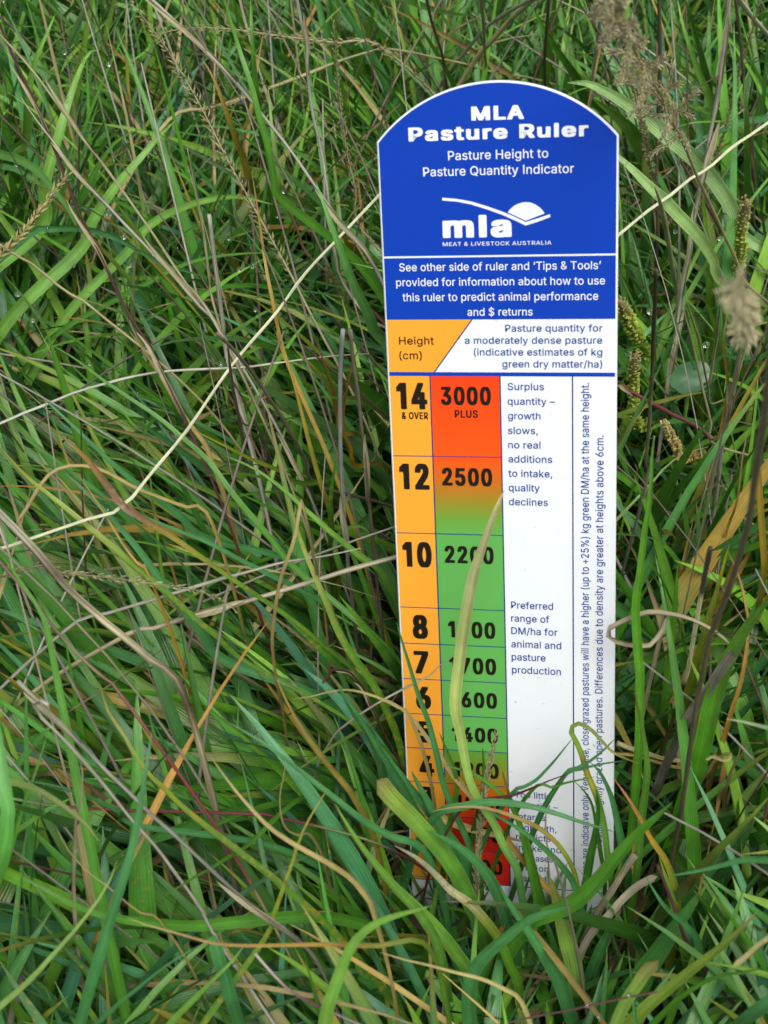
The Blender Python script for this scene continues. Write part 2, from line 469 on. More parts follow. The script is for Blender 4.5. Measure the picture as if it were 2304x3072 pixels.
 85: (605, [[259,-8,203,-2,154,15,114,44,85,80,66,124,60,173,60,509,124,509,124,178,128,144,141,113,161,88,187,68,220,56,259,52,298,56,331,68,358,88,377,113,389,144,393,178,393,509,457,509,457,173,451,124,433,80,403,44,363,15,315,-2]]),
 86: (568, [[204,0,16,509,84,509,192,206,215,137,248,31,235,31,267,138,290,206,395,509,463,509,278,0]]),
 97: (477, [[160,-9,126,-6,94,5,68,22,48,45,35,74,30,108,34,138,43,161,58,179,78,193,125,211,178,220,234,227,265,235,273,243,276,255,276,257,267,297,240,322,196,331,149,322,118,301,100,274,41,291,57,322,79,346,105,364,133,375,194,384,239,379,286,360,306,344,322,320,333,290,337,251,337,0,277,0,277,52,272,52,252,25,215,1],[170,45,201,48,228,59,248,74,263,93,272,115,276,138,276,190,259,182,231,176,200,171,175,168,134,159,103,139,95,124,92,105,95,87,102,72,130,52]]),
 98: (512, [[229,-8,198,-5,172,4,138,31,118,59,112,59,112,0,53,0,53,509,114,509,114,319,118,319,137,346,171,373,196,382,229,384,274,378,313,361,346,332,370,293,385,245,390,189,385,132,370,84,346,45,313,16,274,-2],[220,47,252,51,279,66,301,88,316,117,325,151,328,189,325,227,316,261,301,290,280,311,253,325,220,330,188,325,161,312,140,291,125,263,116,228,113,189,116,150,125,115,140,87,162,65,188,51]]),
 99: (484, [[207,-8,159,-2,117,16,83,46,56,85,40,132,34,187,40,243,56,291,83,330,117,360,159,378,207,384,260,377,305,356,340,322,362,277,303,262,290,289,270,311,242,325,207,330,172,325,145,310,124,288,108,258,99,224,96,187,99,151,108,117,124,89,145,66,172,51,207,46,243,52,271,66,292,89,304,117,363,102,341,56,306,21,261,-1]]),
 100: (512, [[195,-8,151,-2,111,16,79,45,55,84,39,132,34,189,39,245,55,293,80,332,112,361,151,378,196,384,227,382,253,373,287,346,306,319,311,319,311,509,372,509,372,0,313,0,313,59,307,59,287,31,252,4,227,-5],[205,47,236,51,263,65,284,87,299,115,309,150,312,189,309,228,300,263,285,291,263,312,236,325,205,330,172,325,145,311,124,290,108,261,99,227,96,189,99,151,109,117,124,88,145,66,172,51]]),
 101: (492, [[212,-8,161,-2,117,16,82,46,56,85,40,132,34,187,39,242,55,290,81,329,115,359,157,378,205,384,266,374,294,360,319,341,340,315,357,282,368,242,371,194,371,169,75,169,75,221,338,221,310,202,307,238,298,269,283,295,263,314,236,326,205,330,173,326,146,313,125,294,109,270,99,241,96,211,96,178,100,139,110,106,128,81,151,61,179,50,212,46,254,53,285,73,306,105,365,91,353,63,335,39,311,19,283,4,250,-5]]),
 102: (342, [[228,379,228,327,6,327,6,379],[81,0,81,432,85,461,96,486,113,505,135,519,187,530,222,527,243,521,227,468,215,472,195,474,171,470,154,460,145,443,142,419,142,0]]),
 103: (513, [[207,-151,168,-148,134,-140,106,-127,82,-110,51,-69,101,-41,122,-66,154,-88,207,-97,249,-92,282,-75,295,-62,304,-46,310,-28,311,-6,311,68,306,68,287,41,252,16,227,8,195,5,152,11,113,27,80,53,55,90,39,136,34,191,39,246,55,293,80,332,112,361,152,378,196,384,228,382,253,373,288,346,308,319,313,319,313,379,372,379,372,-9,366,-54,350,-90,324,-117,291,-136,251,-147],[205,59,237,63,264,75,285,95,300,121,309,154,312,193,309,231,300,264,285,292,264,312,237,325,205,330,172,325,145,312,124,290,109,262,99,230,96,193,99,156,109,123,124,96,145,76,172,64]]),
 104: (498, [[114,227,114,0,53,0,53,509,114,509,114,287,102,287,124,332,152,362,187,378,227,384,264,380,295,369,322,348,341,321,353,285,357,240,357,0,296,0,296,235,290,275,273,304,246,323,210,329,184,326,161,317,141,303,126,283,117,257]]),
 105: (255, [[53,0,53,379,114,379,114,0],[84,443,68,446,54,455,44,467,41,483,44,498,54,512,68,521,84,524,100,521,114,512,123,498,126,483,123,467,114,455,100,446]]),
 107: (469, [[110,137,110,212,121,212,284,379,360,379,184,199,177,199],[53,0,53,509,114,509,114,0],[294,0,148,186,191,229,372,0]]),
 108: (277, [[139,-2,101,4,74,20,58,47,53,84,53,509,114,509,114,99,120,62,130,54,146,52,160,53,170,54,181,3,162,-1]]),
 109: (698, [[53,0,53,379,112,379,112,295,108,295,118,323,132,346,172,376,219,386,257,380,287,361,309,332,321,295,312,295,322,321,337,343,357,361,381,375,408,383,437,386,468,382,497,372,522,354,541,328,553,296,557,255,557,0,496,0,496,254,490,289,473,313,448,326,419,330,395,327,374,320,358,308,345,290,335,247,335,0,274,0,274,260,269,289,253,311,229,325,199,330,158,320,140,307,126,289,117,266,114,238,114,0]]),
 110: (498, [[114,227,114,0,53,0,53,379,112,379,112,287,102,287,124,332,152,362,187,378,227,384,264,380,295,369,321,348,341,321,353,285,357,240,357,0,296,0,296,235,290,275,273,304,246,323,210,329,184,326,161,317,141,303,126,283,117,257]]),
 111: (503, [[207,-8,159,-2,117,16,83,46,56,85,40,132,34,187,40,243,56,291,83,330,117,360,159,378,207,384,256,378,299,360,333,330,359,291,376,243,381,187,376,132,359,85,333,46,299,16,256,-2],[207,46,242,51,270,66,292,89,307,117,316,151,319,187,316,224,307,258,292,288,270,310,242,325,207,330,172,325,145,310,124,288,108,258,99,224,96,187,99,151,108,117,124,89,145,66,172,51]]),
 112: (512, [[53,-143,53,379,112,379,112,319,118,319,137,346,171,373,196,382,229,384,274,378,313,361,346,332,370,293,385,245,390,189,385,132,370,84,346,45,313,16,274,-2,229,-8,198,-5,173,4,138,31,118,59,114,59,114,-143],[220,47,252,51,279,66,301,88,316,117,325,151,328,189,325,227,316,261,301,290,280,311,253,325,220,330,188,325,161,312,140,291,125,263,116,228,113,189,116,150,125,115,140,87,162,65,188,51]]),
 113: (512, [[372,-143,311,-143,311,59,306,59,287,31,252,4,227,-5,195,-8,151,-2,111,16,79,45,55,84,39,132,34,189,39,245,55,293,80,332,112,361,151,378,196,384,227,382,253,373,287,346,307,319,313,319,313,379,372,379],[205,47,236,51,263,65,284,87,299,115,309,150,312,189,309,228,300,263,285,291,263,312,236,325,205,330,172,325,145,311,124,290,108,261,99,227,96,189,99,151,109,117,124,88,145,66,172,51]]),
 114: (347, [[53,0,53,379,112,379,112,321,115,321,130,346,152,367,180,380,213,385,229,384,243,384,243,322,230,324,207,326,182,323,159,315,126,284,117,262,114,237,114,0]]),
 115: (453, [[182,-8,145,-5,112,3,85,18,62,38,45,64,36,94,94,107,105,80,124,60,150,49,181,45,217,49,244,62,262,81,268,103,264,121,254,136,237,147,212,155,149,170,104,186,72,208,53,237,47,274,51,305,65,332,87,354,115,370,149,381,187,384,223,381,254,372,279,358,299,339,314,317,324,290,268,277,243,316,219,328,187,333,157,329,131,317,114,299,109,277,113,258,124,243,172,223,229,209,274,194,306,171,325,143,331,107,326,75,312,47,290,24,260,6,223,-5]]),
 116: (315, [[204,379,204,327,6,327,6,379],[65,471,126,471,126,98,128,76,136,61,150,53,170,50,185,51,202,54,213,2,192,-3,168,-4,125,2,92,21,72,52,65,93]]),
 117: (498, [[182,-5,147,-1,115,11,89,31,69,59,57,95,53,139,53,379,114,379,114,144,120,104,137,75,164,56,200,50,226,53,249,62,268,77,283,97,293,122,296,153,296,379,357,379,357,0,298,0,298,92,307,92,286,47,257,17,222,1]]),
 118: (477, [[163,0,17,379,84,379,165,155,187,87,206,21,184,21,203,87,224,155,305,379,371,379,226,0]]),
 119: (655, [[138,0,23,379,87,379,133,214,154,137,175,41,165,41,186,135,206,214,252,379,316,379,362,214,382,136,402,41,391,41,413,135,434,214,480,379,545,379,429,0,368,0,319,172,305,225,291,280,277,338,291,338,277,280,263,225,248,172,199,0]]),
 121: (477, [[47,-139,61,-86,71,-87,104,-89,130,-74,151,-36,163,-1,17,379,84,379,165,155,187,87,206,21,184,21,202,87,224,155,305,379,371,379,204,-58,177,-107,139,-136,91,-145,65,-143]]),
 122: (468, [[42,0,42,46,254,320,254,323,48,323,48,379,333,379,333,331,126,60,126,56,339,56,339,0]]),
 8211: (438, [[350,244,350,188,0,188,0,244]]),
 8216: (265, [[52,318,104,509,151,509,121,318]]),
 8217: (265, [[52,318,82,509,151,509,98,318]]),
}   # thousandths of the type size, keyed by character code: advance, outlines as x, y, x, y ...


def glyph(ch):
    bx, pl = GL[ord(ch)]
    adv = bx * .001 - .088
    P = [np.array(q, dtype=float).reshape(-1, 2) * .001 for q in pl]
    bar = lambda a, b: [np.array([(a, 0), (a, .509), (b, .509), (b, 0)])]
    if ch == '1':
        P, adv = P[1:], .40
    if ch == 'I':
        P, adv = bar(.06, .125), .185
    if ch == 'l':
        P, adv = bar(.053, .114), .167
    return adv, P


def area(p):
    x, y = p[:, 0], p[:, 1]
    return 0.5 * np.sum(x * np.roll(y, -1) - y * np.roll(x, -1))


def inside(pt, poly):
    x, y = pt
    c = False
    for i in range(len(poly)):
        x1, y1 = poly[i]
        x2, y2 = poly[i - 1]
        if (y1 > y) != (y2 > y) and x < (x2 - x1) * (y - y1) / (y2 - y1) + x1:
            c = not c
    return c


def fatten(p, ox, oy):
    e = np.roll(p, -1, 0) - p
    nn = nrm(np.stack([-e[:, 1], e[:, 0]], 1))
    pn = np.roll(nn, 1, 0)
    b = nn + pn
    d = np.maximum(0.35, (b * b).sum(1) / 2)[:, None]
    m = b / d
    return p + m * np.array([ox, oy])


def text_mesh(s, bold=0.0, boldy=None, track=0.0):
    """verts (2D), tris; starts at x=0 with baseline y=0; also the ink's own left, right and capital height"""
    boldy = bold * .8 if boldy is None else boldy
    x = 0
    V, T = [], []
    k = 0
    if bold:
        m = 1 if bold < .034 else 2
        offs = [(bold * math.cos(q * math.pi / 4) * r / m, boldy * math.sin(q * math.pi / 4) * r / m) for r in range(1, m + 1) for q in range(8)] + [(0, 0)]
        offs += [(bold * .92 * sx, boldy * .92 * sy) for sx in (-1, 1) for sy in (-1, 1)]
    else:
        offs = [(0, 0)]
    for ch in s:
        adv, polys = glyph(ch)
        outer = [p for p in polys if area(p) < 0]
        holes = [p for p in polys if area(p) >= 0]
        li = 0
        for o in outer:
            hs = [h for h in holes if inside(h[0], o)]
            loops = [o] + hs
            allp = np.vstack(loops)
            tr = tessellate_polygon([[Vector((a, b, 0)) for a, b in l] for l in loops])
            for ox, oy in offs:
                V.append(np.column_stack([allp + [x + ox, oy], np.full(len(allp), 1.5e-6 * li)]))
                T += [(a + k, b + k, c + k) for a, b, c in tr]
                k += len(allp)
                li += 1
        x += adv + bold * 1.7 + track
    V = np.vstack(V)
    return V, np.array(T)


# ------------------------------------------------------------------ the ruler
ruler = bpy.data.objects.new('pasture_ruler', None)
COL.objects.link(ruler)
ruler.matrix_world = Matrix(((U_W[0], V_W[0], N_W[0], O_W[0]), (U_W[1], V_W[1], N_W[1], O_W[1]), (U_W[2], V_W[2], N_W[2], O_W[2]), (0, 0, 0, 1)))
tag(ruler, 'tall blue, orange and white plastic pasture ruler with rounded top standing in the grass', 'ruler')
Wm = W * .01
THK = 0.0016


def arc_outline(inset, vb):
    """outline of the board: straight sides and a circular-arc head"""
    a = uv(1132.8, 424)
    b = uv(1495, 241)
    vs = (a[1] + uv(1856, 408)[1]) / 2
    va = b[1]
    hw = Wm / 2
    s = va - vs
    r = (hw * hw + s * s) / (2 * s)
    cy = va - r
    r2, hw2 = r - inset, hw - inset
    th = math.asin(min(1, hw2 / r2))
    pts = [(hw - hw2, vb)]
    for t in np.linspace(-th, th, 41):
        pts.append((hw + r2 * math.sin(t), cy + r2 * math.cos(t)))
    pts.append((hw + hw2, vb))
    return np.array(pts)


def board():
    o = arc_outline(0, -0.035)
    n = len(o)
    b = 0.00025
    c = o.mean(0)
    inn = fatten(o if area(o) > 0 else o, 0, 0)
    # small rounded-off edge: inner front ring and outer ring
    sgn = -1 if area(o) < 0 else 1
    ring_f = fatten(o, -b * (1 if sgn < 0 else -1), -b * (1 if sgn < 0 else -1))
    V = np.vstack([np.column_stack([ring_f, np.zeros(n)]), np.column_stack([o, np.full(n, -b)]), np.column_stack([o, np.full(n, -THK + b)]), np.column_stack([ring_f, np.full(n, -THK)])])
    Q = []
    for k in range(3):
        for i in range(n):
            j = (i + 1) % n
            Q.append((k * n + i, k * n + j, (k + 1) * n + j, (k + 1) * n + i))
    tr = tessellate_polygon([[Vector((x, y, 0)) for x, y in ring_f]])
    T = [t for t in tr] + [(a + 3 * n, c_ + 3 * n, b_ + 3 * n) for a, b_, c_ in tr]
    build('board', V, np.array(Q), M_BOARD, parent=ruler, smooth=False, tris=np.array(T))


board()
BLUE = (0.002, 0.042, 0.38)
NAVY = (0.008, 0.03, 0.17)
ORANGE = (0.80, 0.335, 0.030)
INK = (0.012, 0.009, 0.005)
WHITE = (0.72, 0.76, 0.79)
Z1, Z2, Z3 = 0.00005, 0.00010, 0.00015


def flat(name, pts, color, z=Z1, label=None, grid=None):
    pts = np.asarray(pts)
    if area(pts) < 0:
        pts = pts[::-1]
    tr = tessellate_polygon([[Vector((x, y, 0)) for x, y in pts]])
    V = np.column_stack([pts, np.full(len(pts), z)])
    T = []
    for a, b, c in tr:
        A = (pts[b][0] - pts[a][0]) * (pts[c][1] - pts[a][1]) - (pts[b][1] - pts[a][1]) * (pts[c][0] - pts[a][0])
        T.append((a, b, c) if A > 0 else (a, c, b))
    o = build(name, V, None, M_PRINT, cols=np.tile(color, (len(V), 1)), parent=ruler, smooth=False, tris=np.array(T))
    if label:
        o['label'] = label
    return o


def rect(name, u0, u1, v0, v1, color, z=Z1, label=None):
    return flat(name, [(u0, v0), (u1, v0), (u1, v1), (u0, v1)], color, z, label)


def grad(name, u0, u1, stops, z=Z1, label=None):
    """stops: (v, colour) from top to bottom"""
    V, C, Q = [], [], []
    for i, (v, c) in enumerate(stops):
        V += [(u0, v, z), (u1, v, z)]
        C += [c, c]
        if i:
            k = 2 * i
            Q.append((k, k + 1, k - 1, k - 2))
    o = build(name, V, np.array(Q), M_PRINT, cols=C, parent=ruler, smooth=False)
    if label:
        o['label'] = label
    return o


vB, vC, vA = .1535230, .1682270, .1400875        # foot of blue panel, white line, foot of the header row
e = 0.00045
OUT = arc_outline(e, vC + .00022)
flat('header_panel', OUT, BLUE, label='blue arched panel with the title')
rect('information_panel', e, Wm - e, vB, vC - .00022, BLUE, label='blue panel with four lines of text')
u_d0 = uv(*px('B', (655, 86)))[0]
u_d1 = uv(*px('B', (420, 405)))[0]
vbar_t = uv(*px('B', (500, 407)))[1]
vbar_b = uv(*px('B', (500, 431)))[1]
flat('height_heading', [(e, vbar_t), (u_d1, vbar_t), (u_d0, vB), (e, vB)], ORANGE, label='orange heading panel with slanted edge')
lw = 0.00015
flat('diagonal_rule', [(u_d1 - lw, vbar_t), (u_d1 + lw * 1.4, vbar_t), (u_d0 + lw * 1.4, vB), (u_d0 - lw, vB)], NAVY, Z2)
rect('rule_line', e, Wm - e, vbar_b, vbar_t, BLUE, Z2, 'thick blue rule')
um1, um2, um3 = U1 * .01, U2 * .01, U3 * .01
RED, REDO = (0.86, 0.045, 0.018), (1.0, 0.115, 0.010)
GREEN = (0.105, 0.37, 0.075)
OLIVE = (0.42, 0.33, 0.035)
marks = [vbar_b] + [m * .01 for m in (12, 10, 8, 7, 6, 5, 4, 3, 2, 1, 0)]
for i in range(len(marks) - 1):
    t, b = marks[i], marks[i + 1]
    rect('height_cell', e, um1 - lw, b, t, ORANGE)
    if i == 0:
        s = [(t, (0.80, .050, .006)), (b, (.80, .085, .005))]
    elif i == 1:
        s = [(t, (.80, .075, .005)), (t * .66 + b * .34, (.50, .14, .01)), (t * .42 + b * .58, (.28, .22, .018)), (t * .2 + b * .8, (.14, .31, .035)), (b, GREEN)]
    elif i <= 6:
        s = [(t, GREEN), (b, GREEN)]
    elif i == 7:
        s = [(t, (.09, .30, .04)), ((t + b) / 2, (.18, .24, .02)), (b, (.36, .2, .012))]
    elif i == 8:
        s = [(t, (.45, .16, .008)), ((t + b) / 2, (.72, .10, .006)), (b, (.72, .05, .008))]
    else:
        s = [(t, (.66, .03, .010)), (b, (.58, .022, .010))]
    grad('quantity_cell', um1 + lw, um2 - lw, s)
    if i:
        rect('rule_line', e, um2, t - lw * .7, t + lw * .7, NAVY, Z2)
for u in (um1, um2, um3):
    rect('column_line', u - lw, u + lw, 0.0, vbar_b, NAVY, Z2)
rect('rule_line', e, Wm - e, -lw * .8, lw * .8, NAVY, Z3)


def lettering(s, crop, x0, y0, x1, y1, cap, color, bold=0.0, boldy=None, cap_of=.509, vertical=False, track=0.0, label=None):
    """one printed line: ink from x0 to x1, baseline y0..y1 (crop pixels), capitals cap pixels tall"""
    V, T = text_mesh(s, bold, boldy, track)
    by = bold * .8 if boldy is None else boldy
    a, b = uv(*px(crop, (x0, y0))), uv(*px(crop if not vertical else vertical, (x1, y1)))
    if not vertical:
        vb = (a[1] + b[1]) / 2
        xm, ym = (x0 + x1) / 2, (y0 + y1) / 2
        ch = uv(*px(crop, (xm, ym - cap)))[1] - uv(*px(crop, (xm, ym)))[1]
        mn, mx = V[:, 0].min(), V[:, 0].max()
        X = a[0] + (V[:, 0] - mn) / (mx - mn) * (b[0] - a[0])
        Y = vb + (V[:, 1] + by) / (cap_of + 2 * by) * ch
    else:
        mn, mx = V[:, 0].min(), V[:, 0].max()
        ub = (a[0] + b[0]) / 2
        Y = a[1] + (V[:, 0] - mn) / (mx - mn) * (b[1] - a[1])
        X = ub - V[:, 1] / cap_of * cap
    P = np.column_stack([X, Y, V[:, 2] + Z3])
    n1 = np.cross(P[T[:, 1]] - P[T[:, 0]], P[T[:, 2]] - P[T[:, 0]])[:, 2] < 0
    T[n1] = T[n1][:, [0, 2, 1]]
    o = build('lettering', P, None, M_PRINT, cols=np.tile(color, (len(P), 1)), parent=ruler, smooth=False, tris=T)
    o['label'] = label or ('printed line reading ' + s)
    return o


Lt = lettering
Lt('MLA', 'A', 652, 333, 980, 328, 88, WHITE, .042, .03)
Lt('Pasture Ruler', 'A', 262, 460, 1380, 438, 88, WHITE, .038, .026)
Lt('Pasture Height to', 'A', 507, 578, 1130, 569, 57, WHITE, .006)
Lt('Pasture Quantity Indicator', 'A', 353, 681, 1290, 662, 57, WHITE, .006)
Lt('mla', 'A', 475, 1066, 903, 1058, 140, WHITE, .044, .03)
Lt('MEAT & LIVESTOCK AUSTRALIA', 'A', 475, 1116, 1150, 1106, 24, WHITE, .008, track=.03)
Lt('See other side of ruler and ‘Tips & Tools’', 'A', 204, 1271, 1458, 1260, 50, WHITE, .005)
Lt('provided for information about how to use', 'A', 185, 1366, 1483, 1354, 50, WHITE, .005)
Lt('this ruler to predict animal performance', 'A', 225, 1459, 1441, 1450, 50, WHITE, .005)
Lt('and $ returns', 'A', 628, 1549, 1033, 1547, 48, WHITE, .005)
DB = (0.013, 0.045, 0.24)
Lt('Pasture quantity for', 'B', 863, 155, 1468, 153, 44, DB, .005)
Lt('a moderately dense pasture', 'B', 612, 230, 1466, 229, 44, DB, .005)
Lt('(indicative estimates of kg', 'B', 668, 303, 1466, 303, 44, DB, .005)
Lt('green dry matter/ha)', 'B', 845, 378, 1466, 377, 44, DB, .005)
Lt('Height', 'B', 203, 235, 420, 234, 48, INK, .006)
Lt('(cm)', 'B', 205, 326, 345, 326, 48, INK, .006)
big = dict(color=INK, bold=.060, boldy=.022)
mid = dict(color=INK, bold=.047, boldy=.018)
for s, c, x0, y0, x1, y1, h in [('14', 'B', 190, 636, 380, 638, 165), ('12', 'B', 208, 1134, 393, 1138, 160), ('10', 'B', 228, 1616, 408, 1620, 155),
                                ('8', 'C', 272, 574, 362, 577, 137), ('7', 'C', 280, 779, 366, 782, 132), ('6', 'C', 292, 985, 380, 990, 130),
                                ('5', 'D', 303, 245, 384, 248, 123), ('4', 'D', 312, 444, 398, 447, 122), ('3', 'D', 322, 622, 405, 626, 118),
                                ('2', 'D', 330, 812, 412, 816, 112), ('1', 'D', 352, 992, 400, 996, 110)]:
    Lt(s, c, x0, y0, x1, y1, h, **big)
Lt('& OVER', 'B', 220, 698, 384, 699, 43, INK, .032, .012)
for s, c, x0, y0, x1, y1, h in [('3000', 'B', 463, 610, 775, 611, 113), ('2500', 'B', 472, 1112, 783, 1115, 110), ('2200', 'B', 488, 1594, 792, 1598, 106),
                                ('1900', 'C', 480, 570, 755, 575, 95), ('1700', 'C', 487, 781, 760, 786, 94), ('1600', 'C', 495, 977, 765, 984, 90),
                                ('1400', 'D', 502, 244, 770, 249, 86), ('1200', 'D', 510, 450, 775, 455, 86), ('1000', 'D', 522, 640, 782, 646, 84),
                                ('800', 'D', 592, 826, 790, 830, 82), ('500', 'D', 600, 1014, 797, 1019, 82)]:
    Lt(s, c, x0, y0, x1, y1, h, **mid)
Lt('PLUS', 'B', 549, 689, 693, 690, 47, INK, .030, .012)
for s, c, x0, y0, x1, y1 in [('Surplus', 'B', 878, 518, 1104, 518), ('quantity –', 'B', 878, 610, 1172, 610), ('growth', 'B', 880, 700, 1082, 700), ('slows,', 'B', 880, 791, 1066, 792),
                             ('no real', 'B', 882, 881, 1082, 881), ('additions', 'B', 883, 969, 1155, 970), ('to intake,', 'B', 883, 1058, 1155, 1060), ('quality', 'B', 885, 1147, 1077, 1148),
                             ('declines', 'B', 886, 1235, 1128, 1237)]:
    Lt(s, c, x0, y0, x1, y1, 44, DB, .005)
for s, c, x0, y0, x1, y1 in [('Preferred', 'C', 847, 402, 1092, 405), ('range of', 'C', 847, 478, 1070, 482), ('DM/ha for', 'C', 848, 553, 1118, 557), ('animal and', 'C', 848, 630, 1140, 635),
                             ('pasture', 'C', 850, 705, 1048, 707), ('production', 'C', 852, 781, 1138, 787)]:
    Lt(s, c, x0, y0, x1, y1, 41, DB, .005)
for s, c, x0, y0, x1, y1 in [('Too little', 'D', 868, 572, 1080, 577), ('quantity –', 'D', 870, 636, 1120, 640), ('retards', 'D', 873, 700, 1046, 704), ('regrowth,', 'D', 873, 762, 1112, 772),
                             ('restricts', 'D', 875, 818, 1078, 826), ('intake and', 'D', 877, 880, 1137, 893), ('increases', 'D', 878, 938, 1090, 948), ('erosion', 'D', 880, 996, 1066, 1004),
                             ('hazard', 'D', 883, 1058, 1050, 1066)]:
    Lt(s, c, x0, y0, x1, y1, 36, DB, .005)
Lt('Figures are indicative only. Very dense, close grazed pastures will have a higher (up to +25%) kg green DM/ha at the same height.',
   'D', 1300, 1090, 1383, 474, .00186, DB, .004, vertical='B')
Lt('Caution in lightly grazed open pastures. Differences due to density are greater at heights above 6cm.',
   'D', 1381, 868, 1470, 800, .00186, DB, .004, vertical='B')

# the emblem: hill line and rising sun
sw_t = [(470, 815), (560, 822), (650, 838), (750, 868), (850, 903), (930, 937), (990, 966), (1060, 944), (1142, 917)]
sw_b = [(1142, 936), (1060, 966), (990, 988), (930, 960), (850, 924), (750, 888), (650, 857), (560, 839), (470, 832)]
flat('emblem', [uv(*px('A', p)) for p in sw_t + sw_b], WHITE, Z2, 'white hill line of the emblem')
sunp = [(878, 906), (893, 886), (915, 867), (940, 853), (968, 845), (995, 842), (1022, 846), (1050, 857), (1076, 874), (1094, 893), (1107, 913), (1050, 935), (990, 958), (935, 932)]
flat('emblem', [uv(*px('A', p)) for p in sunp], WHITE, Z2, 'white rising sun of the emblem')

# ------------------------------------------------------------------ single blades, stems and seed heads traced where they grow
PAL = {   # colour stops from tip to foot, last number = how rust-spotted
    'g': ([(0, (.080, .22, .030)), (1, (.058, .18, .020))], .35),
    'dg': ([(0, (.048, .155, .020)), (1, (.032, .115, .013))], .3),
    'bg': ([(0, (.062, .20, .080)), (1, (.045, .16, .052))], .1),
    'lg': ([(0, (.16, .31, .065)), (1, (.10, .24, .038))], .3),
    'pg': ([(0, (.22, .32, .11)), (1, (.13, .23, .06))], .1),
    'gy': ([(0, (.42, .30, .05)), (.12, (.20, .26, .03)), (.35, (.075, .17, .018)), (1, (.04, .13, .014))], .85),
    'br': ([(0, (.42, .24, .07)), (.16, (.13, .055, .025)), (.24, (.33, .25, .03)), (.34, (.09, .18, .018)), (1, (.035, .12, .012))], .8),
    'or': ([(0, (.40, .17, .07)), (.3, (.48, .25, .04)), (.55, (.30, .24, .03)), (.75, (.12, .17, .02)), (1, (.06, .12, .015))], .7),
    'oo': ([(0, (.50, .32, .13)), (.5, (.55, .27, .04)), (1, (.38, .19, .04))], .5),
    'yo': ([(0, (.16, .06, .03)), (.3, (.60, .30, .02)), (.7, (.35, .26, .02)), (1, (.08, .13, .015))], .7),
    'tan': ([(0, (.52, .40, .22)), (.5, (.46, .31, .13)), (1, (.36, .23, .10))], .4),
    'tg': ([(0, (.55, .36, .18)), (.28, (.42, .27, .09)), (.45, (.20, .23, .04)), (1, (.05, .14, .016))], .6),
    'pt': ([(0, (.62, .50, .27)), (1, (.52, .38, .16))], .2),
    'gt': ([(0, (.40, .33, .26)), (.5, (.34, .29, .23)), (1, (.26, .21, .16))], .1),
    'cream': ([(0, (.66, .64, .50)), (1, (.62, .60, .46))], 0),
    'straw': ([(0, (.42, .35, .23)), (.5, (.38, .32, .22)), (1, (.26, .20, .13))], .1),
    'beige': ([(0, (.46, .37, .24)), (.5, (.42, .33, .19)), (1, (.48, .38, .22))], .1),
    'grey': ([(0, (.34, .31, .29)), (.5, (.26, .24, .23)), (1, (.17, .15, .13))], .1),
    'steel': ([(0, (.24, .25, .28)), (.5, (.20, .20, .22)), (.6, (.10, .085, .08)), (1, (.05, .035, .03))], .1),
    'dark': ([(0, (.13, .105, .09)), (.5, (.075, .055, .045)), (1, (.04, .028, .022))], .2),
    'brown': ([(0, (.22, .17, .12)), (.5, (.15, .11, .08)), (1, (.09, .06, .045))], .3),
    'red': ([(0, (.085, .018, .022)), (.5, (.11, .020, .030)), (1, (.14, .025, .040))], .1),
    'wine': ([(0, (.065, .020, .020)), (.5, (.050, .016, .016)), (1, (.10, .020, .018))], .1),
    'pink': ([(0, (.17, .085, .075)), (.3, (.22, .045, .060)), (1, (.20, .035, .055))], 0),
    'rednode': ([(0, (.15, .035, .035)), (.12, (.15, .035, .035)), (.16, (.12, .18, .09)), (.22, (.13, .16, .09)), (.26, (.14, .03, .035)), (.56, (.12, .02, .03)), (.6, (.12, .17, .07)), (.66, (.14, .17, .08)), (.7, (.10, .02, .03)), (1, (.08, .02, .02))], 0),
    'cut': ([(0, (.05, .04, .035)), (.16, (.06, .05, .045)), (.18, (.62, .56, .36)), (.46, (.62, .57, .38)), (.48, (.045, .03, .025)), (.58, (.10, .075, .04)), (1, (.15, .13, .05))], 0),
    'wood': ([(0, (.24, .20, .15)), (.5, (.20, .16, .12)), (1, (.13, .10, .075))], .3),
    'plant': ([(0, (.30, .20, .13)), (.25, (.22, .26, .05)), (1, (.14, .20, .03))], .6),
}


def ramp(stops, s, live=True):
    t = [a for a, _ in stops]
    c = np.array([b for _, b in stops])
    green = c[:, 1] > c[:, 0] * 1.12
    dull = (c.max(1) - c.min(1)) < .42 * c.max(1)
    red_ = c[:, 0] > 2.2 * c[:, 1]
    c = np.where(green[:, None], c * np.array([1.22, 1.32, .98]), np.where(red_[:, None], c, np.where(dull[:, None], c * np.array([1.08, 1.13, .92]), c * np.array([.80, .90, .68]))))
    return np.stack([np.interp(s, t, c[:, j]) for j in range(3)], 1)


HERO_SPLAT = []
TOUCH = []          # candidate seats for dew: (point, normal, label of blade)


def extend_path(P, pxs, cut_tip, hb):
    """run the traced line on past the frame and down into the soil"""
    P = [p for p in P]
    x, y = pxs[-1]
    d = nrm(P[-1] - P[-2])
    off = x < 25 or x > 2280 or y < 25 or y > 3045
    if off:
        P.append(P[-1] + d * 0.025)
        d2 = nrm(np.array([d[0], d[1], 0.0]))
        P.append(P[-1] + d2 * 0.018 + np.array([0, 0, -max(0.004, P[-1][2] * .55)]))
    z = P[-1][2]
    if z > 0.004:
        dh = nrm(np.array([d[0], d[1], 0.0])) * (min(1.1 * z, .06) if hb is not None and not (900 < x < 2250 and y > 1500) else min(.25 * z, .010))
        e0 = P[-1]
        P.append(np.array([e0[0], e0[1], z * .60]) + dh * .55)
        P.append(np.array([e0[0], e0[1], -0.014]) + dh * 1.1)
    x, y = pxs[0]
    if cut_tip and (x < 25 or x > 2280 or y < 25 or y > 3045):
        P.insert(0, P[0] + nrm(P[0] - P[1]) * 0.03)
    return np.array(P)


